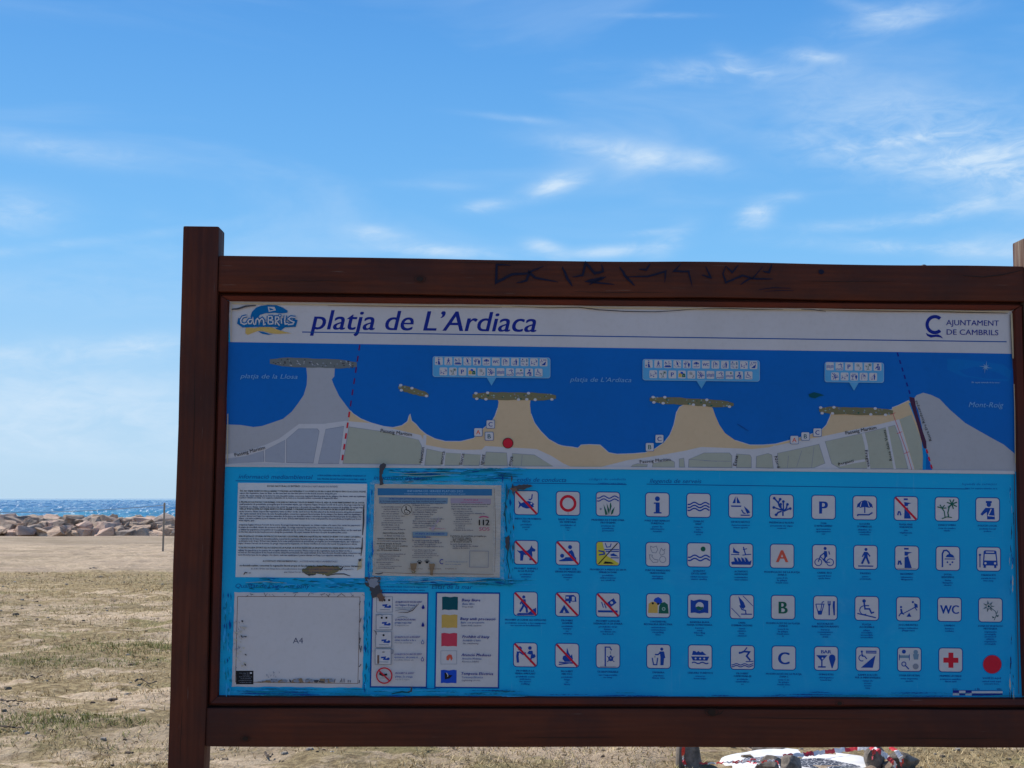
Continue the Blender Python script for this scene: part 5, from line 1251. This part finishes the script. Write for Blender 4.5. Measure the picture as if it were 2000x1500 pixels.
bw = empty('breakwater', Matrix.Translation((-10, 57.5, 0)), 'long low breakwater of pinkish boulders at the edge of the sea', 'breakwater')
protos = []
for i in range(12):
    me = boulder(100 + i, 1, 1, 1, 8, 0); me.materials.append(rock_m[i % 4])
    me.polygons.foreach_set('use_smooth', [False] * len(me.polygons)); protos.append(me)
rr_ = random.Random(5)
def put_rock(x, y, z_, sx, sy, sz):
    o = bpy.data.objects.new('rock', rr_.choice(protos)); COL.objects.link(o); o.parent = bw
    o.location = (x + 10, y - 57.5, z_); o.rotation_euler = (rr_.uniform(-.25, .25), rr_.uniform(-.3, .3), rr_.uniform(0, 6.28)); o.scale = (sx, sy, sz)
for row, (y0, z0, zs) in enumerate(((56.3, .08, .30), (56.9, .20, .34), (57.5, .40, .34), (58.2, .50, .34), (59.2, .56, .32), (60.6, .48, .34))):
    x = -30 + row * .4
    while x < 3.0:
        s_ = rr_.uniform(.16, .36) if rr_.random() < .6 else rr_.uniform(.36, .58)
        put_rock(x, y0 + rr_.uniform(-.3, .3), z0 + rr_.uniform(-.08, .08), s_ * 1.25, s_ * .9, zs * rr_.uniform(.6, 1.15) * (.55 + .9 * s_))
        x += s_ * 1.35

cv, cf = [], []
xs_ = np.linspace(-31, 4, 90)
for x in xs_:
    for (yy, zz) in ((56.5, -.3), (57.4, .22), (59.0, .42), (60.6, .3), (62.5, -1.6)):
        cv.append((x + 10, yy - 57.5, zz + .10 * noise.noise(Vector((x * 1.3, yy, 0)))))
for i in range(len(xs_) - 1):
    for j in range(4): cf.append((i * 5 + j, (i + 1) * 5 + j, (i + 1) * 5 + j + 1, i * 5 + j + 1))
mesh_obj('rubble_core', cv, cf, rock_m[3], bw)
# ------------------------------------------------------------------ wooden stake with its rope
stk = empty('wooden_stake', Matrix.Translation(G(318, 1078)), 'thin grey wooden stake upright in the sand beyond the board', 'stake')
sg = G(318, 1078); V, Fc = [], []
for j in range(9):
    zz = -.25 + j / 8 * 1.72; r_ = .031 * (1 - .06 * j / 8)
    for i in range(10):
        a = 2 * math.pi * i / 10; k = 1 + .08 * noise.noise(Vector((math.cos(a) * 2, math.sin(a) * 2, zz * 4)))
        V.append((r_ * k * math.cos(a) + .012 * zz, r_ * k * math.sin(a), zz))
for j in range(8):
    for i in range(10): Fc.append((j * 10 + i, j * 10 + (i + 1) % 10, (j + 1) * 10 + (i + 1) % 10, (j + 1) * 10 + i))
Fc.append(tuple(80 + i for i in range(10)))
m_stk, t, p = newmat('grey_driftwood'); co = t.n('ShaderNodeTexCoord').outputs['Object']
t.l(t.mix(t.noise(t.mapping(co, scale=(30, 30, 3)), 1.0, 4, .6), (0.20, 0.165, 0.125, 1), (0.36, 0.30, 0.24, 1)), p.inputs['Base Color']); p.inputs['Roughness'].default_value = .9
mesh_obj('stake_shaft', V, Fc, m_stk, stk)


def tube(pts, r, k=5):
    V, Fc = [], []
    for i, q in enumerate(pts):
        a = Vector(pts[max(0, i - 1)]); b = Vector(pts[min(len(pts) - 1, i + 1)]); d = (b - a).normalized()
        s1 = d.cross(Vector((0, 0, 1)))
        if s1.length < .01: s1 = Vector((1, 0, 0))
        s1.normalize(); s2 = d.cross(s1)
        rr = r(i / (len(pts) - 1)) if callable(r) else r
        for j in range(k):
            an = 2 * math.pi * j / k; V.append(Vector(q) + s1 * rr * math.cos(an) + s2 * rr * math.sin(an))
    for i in range(len(pts) - 1):
        for j in range(k): Fc.append((i * k + j, i * k + (j + 1) % k, (i + 1) * k + (j + 1) % k, (i + 1) * k + j))
    Fc.append(tuple(range(k))); Fc.append(tuple((len(pts) - 1) * k + j for j in range(k)))
    return V, Fc


rp = [(sg.x + .015 - 9.0 * q, sg.y + 1.0 * q, 1.40 - .62 * 4 * q * (1 - q) * .32 - .05 * q) for q in [i / 30 for i in range(31)]]
V, Fc = tube(rp, .009)
m_rope, t, p = newmat('grey_rope'); t.l(t.mix(t.noise(t.n('ShaderNodeTexCoord').outputs['Object'], 40, 2), (.10, .12, .16, 1), (.18, .20, .24, 1)), p.inputs['Base Color'])
tag(mesh_obj('rope', V, Fc, m_rope), 'thin sagging rope running left from the top of the stake', 'rope')

# ------------------------------------------------------------------ tuft grass, litter of dry stalks
def blades(name, n, sampler, lenr, wr, palette, label, lay=.55):
    P = []
    while len(P) < n:
        q = sampler()
        if q is not None: P.append(q)
    P = np.array(P); n = len(P)
    a = rng.uniform(0, 2 * np.pi, n); ln = rng.uniform(*lenr, n); wd = rng.uniform(*wr, n) * P[:, 3]
    el = rng.uniform(.1, 1.0, n) * lay + (1 - lay) * 1.1
    dirv = np.stack([np.cos(a) * np.cos(el), np.sin(a) * np.cos(el), np.sin(el)], 1) * (ln * P[:, 3] ** .5)[:, None]
    side = np.stack([-np.sin(a), np.cos(a), np.zeros(n)], 1) * wd[:, None]
    b = P[:, :3]
    V = np.empty((n, 5, 3)); V[:, 0] = b - side; V[:, 1] = b + side; V[:, 2] = b + dirv * .6 + side * .7; V[:, 3] = b + dirv * .6 - side * .7; V[:, 4] = b + dirv * np.array([1, 1, .8])
    me = bpy.data.meshes.new(name)
    me.vertices.add(n * 5); me.vertices.foreach_set('co', V.reshape(-1).astype(np.float32))
    idx = np.arange(n)[:, None] * 5
    quad = (idx + np.array([0, 1, 2, 3])); tri = (idx + np.array([3, 2, 4]))
    me.loops.add(n * 7); me.polygons.add(n * 2)
    me.loops.foreach_set('vertex_index', np.concatenate([quad, tri], 1).reshape(-1).astype(np.int32))
    st = np.stack([np.arange(n) * 7, np.arange(n) * 7 + 4], 1).reshape(-1)
    me.polygons.foreach_set('loop_start', st.astype(np.int32))
    me.update(calc_edges=True)
    colr = np.array(palette)[np.clip(P[:, 4].astype(int), 0, len(palette) - 1)] * rng.uniform(.75, 1.2, n)[:, None]
    ca = me.color_attributes.new('Col', 'FLOAT_COLOR', 'POINT')
    cc = np.ones((n, 5, 4), np.float32); cc[:, :, :3] = colr[:, None, :]
    ca.data.foreach_set('color', cc.reshape(-1))
    m, t, p = newmat(name + '_leaf'); at = t.n('ShaderNodeVertexColor', layer_name='Col')
    t.l(at.outputs[0], p.inputs['Base Color']); p.inputs['Roughness'].default_value = .8; p.inputs['Specular IOR Level'].default_value = .15
    me.materials.append(m)
    o = bpy.data.objects.new(name, me); COL.objects.link(o)
    return tag(o, label, kind='stuff')


SHEET = G(1555, 1493)
green_spots = [(G(80, 1292), 1.3, .55), (G(120, 1410), .62, .30), (G(300, 1268), 1.3, .5), (G(45, 1265), 1.1, .4), (G(200, 1262), 1.2, .35), (G(420, 1290), 1.2, .5)]
def s_near():
    u = random.random()
    y = 5.6 + 22 * u ** 1.35
    x = random.uniform(-.50, .46) * y
    if y > 14 and x > -.10 * y and random.random() < .8: return None
    if abs(x - SHEET.x) < .55 and abs(y - SHEET.y) < .5: return None
    f = noise.noise(Vector((x * .9, y * 1.3, 3))) + .45 * noise.noise(Vector((x * 3, y * 3.4, 9)))
    if f < -.10 and random.random() < .9: return None
    k = random.choice([0, 0, 1, 1, 2, 3])
    for gp, rx, ry in green_spots:
        if ((x - gp.x) / rx) ** 2 + ((y - gp.y) / ry) ** 2 < 1 and random.random() < .4: k = random.choice([4, 5, 5])
    if noise.noise(Vector((x * .35, y * .5, 21))) > .22 and random.random() < .35: k = 4 if random.random() < .5 else 5
    return (x, y, gz(x, y) - .003, 1 + max(0, y - 9) * .045, k)
PAL = [(.56, .44, .25), (.46, .36, .19), (.34, .26, .14), (.24, .18, .10), (.19, .20, .065), (.30, .28, .11)]
blades('dry_grass', 90000, s_near, (.022, .065), (.0016, .0036), PAL, 'short dry straw coloured grass with a few green patches', .75)
def s_green():
    gp, rx, ry = random.choice(green_spots[:3])
    a = random.uniform(0, 6.28); r_ = random.random() ** .7
    x, y = gp.x + rx * r_ * math.cos(a), gp.y + ry * r_ * math.sin(a)
    return (x, y, gz(x, y) - .003, 1 + max(0, y - 9) * .04, random.choice([4, 4, 5]))
blades('green_grass', 3800, s_green, (.03, .07), (.0016, .0034), PAL, 'low green grass in small patches left of the board', .35)

# pebbles, clods and leaf bits
V, Fc, MI = [], [], []
for i in range(1300):
    y = 5.8 + 24 * random.random() ** 1.4; x = random.uniform(-.48, .45) * y
    r_ = random.uniform(.006, .019) * (1 + y * .02) * (1 if random.random() < .93 else 1.8)
    b0 = len(V); z0 = gz(x, y)
    a0 = random.uniform(0, 6.28)
    for j in range(6): V.append((x + r_ * random.uniform(.7, 1.2) * math.cos(a0 + j * 1.047) * 1.3, y + r_ * random.uniform(.7, 1.2) * math.sin(a0 + j * 1.047), z0 - .002))
    for j in range(6): V.append((x + r_ * .7 * math.cos(a0 + j * 1.047) * 1.3, y + r_ * .7 * math.sin(a0 + j * 1.047), z0 + r_ * random.uniform(.35, .7)))
    k = random.choice([0, 0, 0, 1, 1, 2]) if random.random() > .02 else 3
    for j in range(6): Fc.append((b0 + j, b0 + (j + 1) % 6, b0 + 6 + (j + 1) % 6, b0 + 6 + j)); MI.append(k)
    Fc.append(tuple(b0 + 6 + j for j in range(6))); MI.append(k)
pm_ = []
for nm, cc in (('clod_brown', (.20, .15, .10)), ('pebble_grey', (.30, .27, .23)), ('leaf_dark', (.075, .05, .035)), ('shell_white', (.75, .73, .68))):
    m, t, p = newmat(nm); t.l(t.mix(t.noise(t.n('ShaderNodeTexCoord').outputs['Object'], 30, 3), tuple(v * .7 for v in cc) + (1,), cc + (1,)), p.inputs['Base Color']); p.inputs['Roughness'].default_value = .85; pm_.append(m)
tag(mesh_obj('ground_debris', V, Fc, pm_, None, MI), 'pebbles, clods and dead leaf bits strewn over the dry ground', kind='stuff')

m_twig, t, p = newmat('dead_twig_bark'); t.l(t.mix(t.noise(t.n('ShaderNodeTexCoord').outputs['Object'], 25, 3), (.06, .045, .035, 1), (.14, .105, .08, 1)), p.inputs['Base Color']); p.inputs['Roughness'].default_value = .9
for (pp, lab) in (([(-20, 1415), (10, 1419), (30, 1420), (46, 1424)], 'thin dark twig lying at the left edge of the picture'), ([(60, 1329), (70, 1326), (84, 1322)], 'short brown twig bent upward on the dry grass left of the post'),
                  ([(264, 1342), (276, 1339), (292, 1341), (308, 1336)], 'dark crooked twig lying beside the left post'), ([(0, 1380), (14, 1383), (30, 1381), (46, 1377)], 'curled dark twig on bare sand at far left'),
                  ([(518, 1471), (526, 1477), (534, 1473)], 'small black curled leaf stalk under the bottom beam')):
    pts = []
    for (x, y) in pp:
        q = G(x, y); pts.append(Vector((q.x, q.y, gz(q.x, q.y) + .016 + random.uniform(0, .012))))
    fine_ = []
    for i in range(len(pts) - 1):
        for j in range(4): fine_.append(pts[i].lerp(pts[i + 1], j / 4) + Vector((0, random.uniform(-.006, .006), random.uniform(0, .012))))
    fine_.append(pts[-1])
    V, Fc = tube(fine_, lambda q: .008 * (1 - .6 * q) * (1 + .5 * math.sin(q * 23)))
    tag(mesh_obj('twig', V, Fc, m_twig), lab, 'twig', 'twigs lying on the dry ground')

# ------------------------------------------------------------------ little memorial of stones, painted sheet and tape under the board
def stone(name, base, w_, d_, h_, seed, mat, rotz, label):
    me = boulder(seed, w_ / 2 * 1.25, d_ / 2 * 1.25, h_ / 2 * 1.25, 9, 3); me.materials.append(mat)
    o = bpy.data.objects.new(name, me); COL.objects.link(o)
    o.location = (base.x, base.y, gz(base.x, base.y) + h_ * .42); o.rotation_euler = (0, 0, rotz)
    return tag(o, label, 'stone', 'stones holding down the painted sheet')
dk_m, t, p = newmat('dark_stone'); co = t.n('ShaderNodeTexCoord').outputs['Object']
t.l(t.mix(t.rng(t.noise(co, 14, 6, .7), .35, .65), (.085, .072, .060, 1), (.24, .20, .165, 1)), p.inputs['Base Color']); p.inputs['Roughness'].default_value = .9; bump(t, p, t.noise(co, 30, 5), .6, .01)
tn_m, t, p = newmat('tan_stone'); co = t.n('ShaderNodeTexCoord').outputs['Object']
t.l(t.mix(t.rng(t.noise(co, 12, 6, .7), .35, .65), (.16, .12, .085, 1), (.34, .26, .18, 1)), p.inputs['Base Color']); p.inputs['Roughness'].default_value = .9; bump(t, p, t.noise(co, 30, 5), .6, .01)
# upright block, tapering upward
gb = G(1346, 1494)
V = [];
for j, (zz, sx, sy) in enumerate(((-.02, .082, .062), (.0, .080, .06), (.10, .070, .055), (.19, .056, .045), (.205, .045, .035))):
    for i in range(12):
        a = 2 * math.pi * (i + .5) / 12; ca, sa = math.cos(a), math.sin(a); e = .45
        x = sx * math.copysign(abs(ca) ** e, ca); y = sy * math.copysign(abs(sa) ** e, sa)
        k = 1 + .10 * noise.noise(Vector((x * 20, y * 20, zz * 20)))
        V.append((gb.x + x * k - .05 * zz, gb.y + y * k, zz + gz(gb.x, gb.y)))
Fc = [(j * 12 + i, j * 12 + (i + 1) % 12, (j + 1) * 12 + (i + 1) % 12, (j + 1) * 12 + i) for j in range(4) for i in range(12)] + [tuple(48 + i for i in range(12))]
tag(mesh_obj('standing_stone', V, Fc, dk_m), 'upright dark block of stone with a tape strip round it, left of the white sheet', 'stone', 'stones holding down the painted sheet')
stone('loose_stone', G(1500, 1514), .15, .13, .085, 31, dk_m, .3, 'round dark stone lying on the near left of the white sheet')
stone('loose_stone', G(1546, 1513), .19, .13, .10, 32, dk_m, 1.1, 'larger dark stone touching the patterned middle of the white sheet')
stone('loose_stone', G(1506, 1466), .24, .14, .05, 33, dk_m, .1, 'flat dark slab behind the white sheet')
stone('loose_stone', G(1712, 1500), .13, .11, .16, 34, dk_m, .6, 'tall dark stone at right with white tape over it')
stone('loose_stone', G(1766, 1500), .18, .13, .10, 35, dk_m, .2, 'rightmost rough dark stone beside the tape knot')
stone('loose_stone', G(1735, 1503), .09, .08, .055, 36, tn_m, .9, 'small tan stone between the two right hand stones')
stone('loose_stone', G(1700, 1512), .11, .08, .05, 37, tn_m, .4, 'flat tan stone in front of the right hand pair')

# painted sheet
sc_c = G(1555, 1493)
ps = empty('painted_sheet', Matrix.Translation((sc_c.x, sc_c.y, 0)), 'white cloth sheet with black swirling pattern, weighed down by stones', 'cloth')
m_cl, t, p = newmat('white_cloth'); co = t.n('ShaderNodeTexCoord').outputs['Object']
t.l(t.mix(t.rng(t.noise(co, 9, 4), .3, .8), (.80, .80, .80, 1), (.66, .66, .66, 1)), p.inputs['Base Color']); p.inputs['Roughness'].default_value = .8
m_ink, t, p = newmat('black_paint_swirls'); co = t.n('ShaderNodeTexCoord').outputs['Object']
wv = t.n('ShaderNodeTexVoronoi', feature='DISTANCE_TO_EDGE'); t.put(wv.inputs['Vector'], t.vec('ADD', co, t.vec('SCALE', t.noise(co, 12, 3, out='Color')))); wv.inputs['Scale'].default_value = 26
t.nt.nodes[-1]
for n_ in t.nt.nodes:
    if n_.type == 'VECT_MATH' and n_.operation == 'SCALE': n_.inputs['Scale'].default_value = .08
t.l(t.mix(t.rng(wv.outputs['Distance'], .02, .05), (.62, .62, .64, 1), (.025, .03, .05, 1)), p.inputs['Base Color']); p.inputs['Roughness'].default_value = .7
def shz(x, y): return .022 + .012 * noise.noise(Vector((x * 5, y * 5, 2))) + .006 * noise.noise(Vector((x * 16, y * 16, 2)))
K = 46; R1 = 9; V = [(0, 0, shz(0, 0))]; Fc = []
for j in range(1, R1 + 1):
    for i in range(K):
        a = 2 * math.pi * i / K; rr = (j / R1) * (1 + .05 * math.sin(5 * a) + .04 * noise.noise(Vector((math.cos(a) * 4, math.sin(a) * 4, 1))))
        x, y = .46 * rr * math.cos(a), .40 * rr * math.sin(a)
        V.append((x, y, shz(x, y) - (.018 if j == R1 else 0)))
for i in range(K): Fc.append((0, 1 + i, 1 + (i + 1) % K))
for j in range(R1 - 1):
    for i in range(K): Fc.append((1 + j * K + i, 1 + (j + 1) * K + i, 1 + (j + 1) * K + (i + 1) % K, 1 + j * K + (i + 1) % K))
mesh_obj('cloth', V, Fc, m_cl, ps, smooth=True)
V, Fc = [], []
for (cx, cy, a_, b_, ang) in ((.10, -.08, .26, .13, -.35), (-.14, .03, .20, .10, .25)):
    b0 = len(V); KK = 28; RR = 6; V.append((cx, cy, shz(cx, cy) + .004))
    for j in range(1, RR + 1):
        for i in range(KK):
            th = 2 * math.pi * i / KK; x = a_ * j / RR * math.cos(th); y = b_ * j / RR * math.copysign(abs(math.sin(th)) ** 1.5, math.sin(th))
            X = cx + x * math.cos(ang) - y * math.sin(ang); Y_ = cy + x * math.sin(ang) + y * math.cos(ang); V.append((X, Y_, shz(X, Y_) + .004))
    for i in range(KK): Fc.append((b0, b0 + 1 + i, b0 + 1 + (i + 1) % KK))
    for j in range(RR - 1):
        for i in range(KK): Fc.append((b0 + 1 + j * KK + i, b0 + 1 + (j + 1) * KK + i, b0 + 1 + (j + 1) * KK + (i + 1) % KK, b0 + 1 + j * KK + (i + 1) % KK))
mesh_obj('painted_pattern', V, Fc, m_ink, ps, smooth=True)

# red and white barrier tape
m_tr, t, p = newmat('red_plastic_tape'); t.l(t.mix(t.noise(t.n('ShaderNodeTexCoord').outputs['Object'], 20, 3), (.55, .02, .03, 1), (.68, .05, .05, 1)), p.inputs['Base Color']); p.inputs['Roughness'].default_value = .35
m_tw, t, p = newmat('white_plastic_tape'); t.l(t.mix(t.noise(t.n('ShaderNodeTexCoord').outputs['Object'], 20, 3), (.72, .66, .64, 1), (.82, .78, .77, 1)), p.inputs['Base Color']); p.inputs['Roughness'].default_value = .35
def tape_ribbon(pix, width, label, seg=8, stripe=.10):
    P = [G(x, y, h) for (x, y, h) in pix]
    pts = []
    for i in range(len(P) - 1):
        for j in range(seg):
            q = P[i].lerp(P[i + 1], j / seg); q.z += .004 * math.sin(j * 2.1 + i); pts.append(q)
    pts.append(P[-1])
    V, Fc, MI = [], [], []; s = 0
    for i, q in enumerate(pts):
        d = (pts[min(i + 1, len(pts) - 1)] - pts[max(0, i - 1)]).normalized()
        up_ = Vector((0, -1, .35)); sd = d.cross(up_).normalized()
        tw = .18 * math.sin(i * .35); sd = (Matrix.Rotation(tw, 3, d) @ sd)
        wd = width * (.9 + .12 * math.sin(i * .5))
        V += [q + sd * wd / 2, q, q - sd * wd / 2]
        V[-2] = q + Vector((0, 0, .003))
        if i:
            s += (q - pts[i - 1]).length
            k = int(s / stripe) % 2
            b0 = 3 * (i - 1); Fc += [(b0, b0 + 3, b0 + 4, b0 + 1), (b0 + 1, b0 + 4, b0 + 5, b0 + 2)]; MI += [k, k]
    return tag(mesh_obj('barrier_tape', V, Fc, [m_tr, m_tw], None, MI), label, 'barrier tape', 'red and white tape round the stones')
tape_ribbon([(1366, 1491, .02), (1392, 1491, .02), (1420, 1489, .04), (1450, 1486, .05), (1480, 1482, .05), (1510, 1479, .06), (1540, 1478, .06)], .010, 'thin twisted tape running from the upright block onto the white sheet', stripe=.06)
tape_ribbon([(1530, 1478, .06), (1560, 1475, .06), (1585, 1472, .06), (1620, 1467.5, .06), (1660, 1463, .06), (1700, 1460, .08)], .028, 'broad red and white tape crossing the back of the white sheet', stripe=.085)
tape_ribbon([(1430, 1490, .05), (1462, 1488, .06), (1480, 1492, .08), (1498, 1485, .11), (1518, 1486, .11), (1524, 1500, .08)], .009, 'twisted red and white tape looped over the near dark stones', stripe=.05)
tape_ribbon([(1335, 1460, .16), (1334, 1475, .11), (1335, 1486, .05), (1339, 1494, .02)], .020, 'narrow red and white tape hanging down the upright block', stripe=.09)
tape_ribbon([(1700, 1460, .14), (1716, 1466, .15), (1730, 1476, .12), (1744, 1488, .09), (1752, 1500, .04)], .030, 'broad red and white tape knot draped between the right hand stones', stripe=.06)
tape_ribbon([(1740, 1460, .14), (1752, 1468, .14), (1760, 1480, .11), (1762, 1494, .05)], .034, 'crumpled red tape end against the rightmost stone', stripe=.12)
tape_ribbon([(1708, 1464, .16), (1706, 1474, .13), (1703, 1482, .08)], .02, 'short white tape end over the tall right hand stone', stripe=.5)
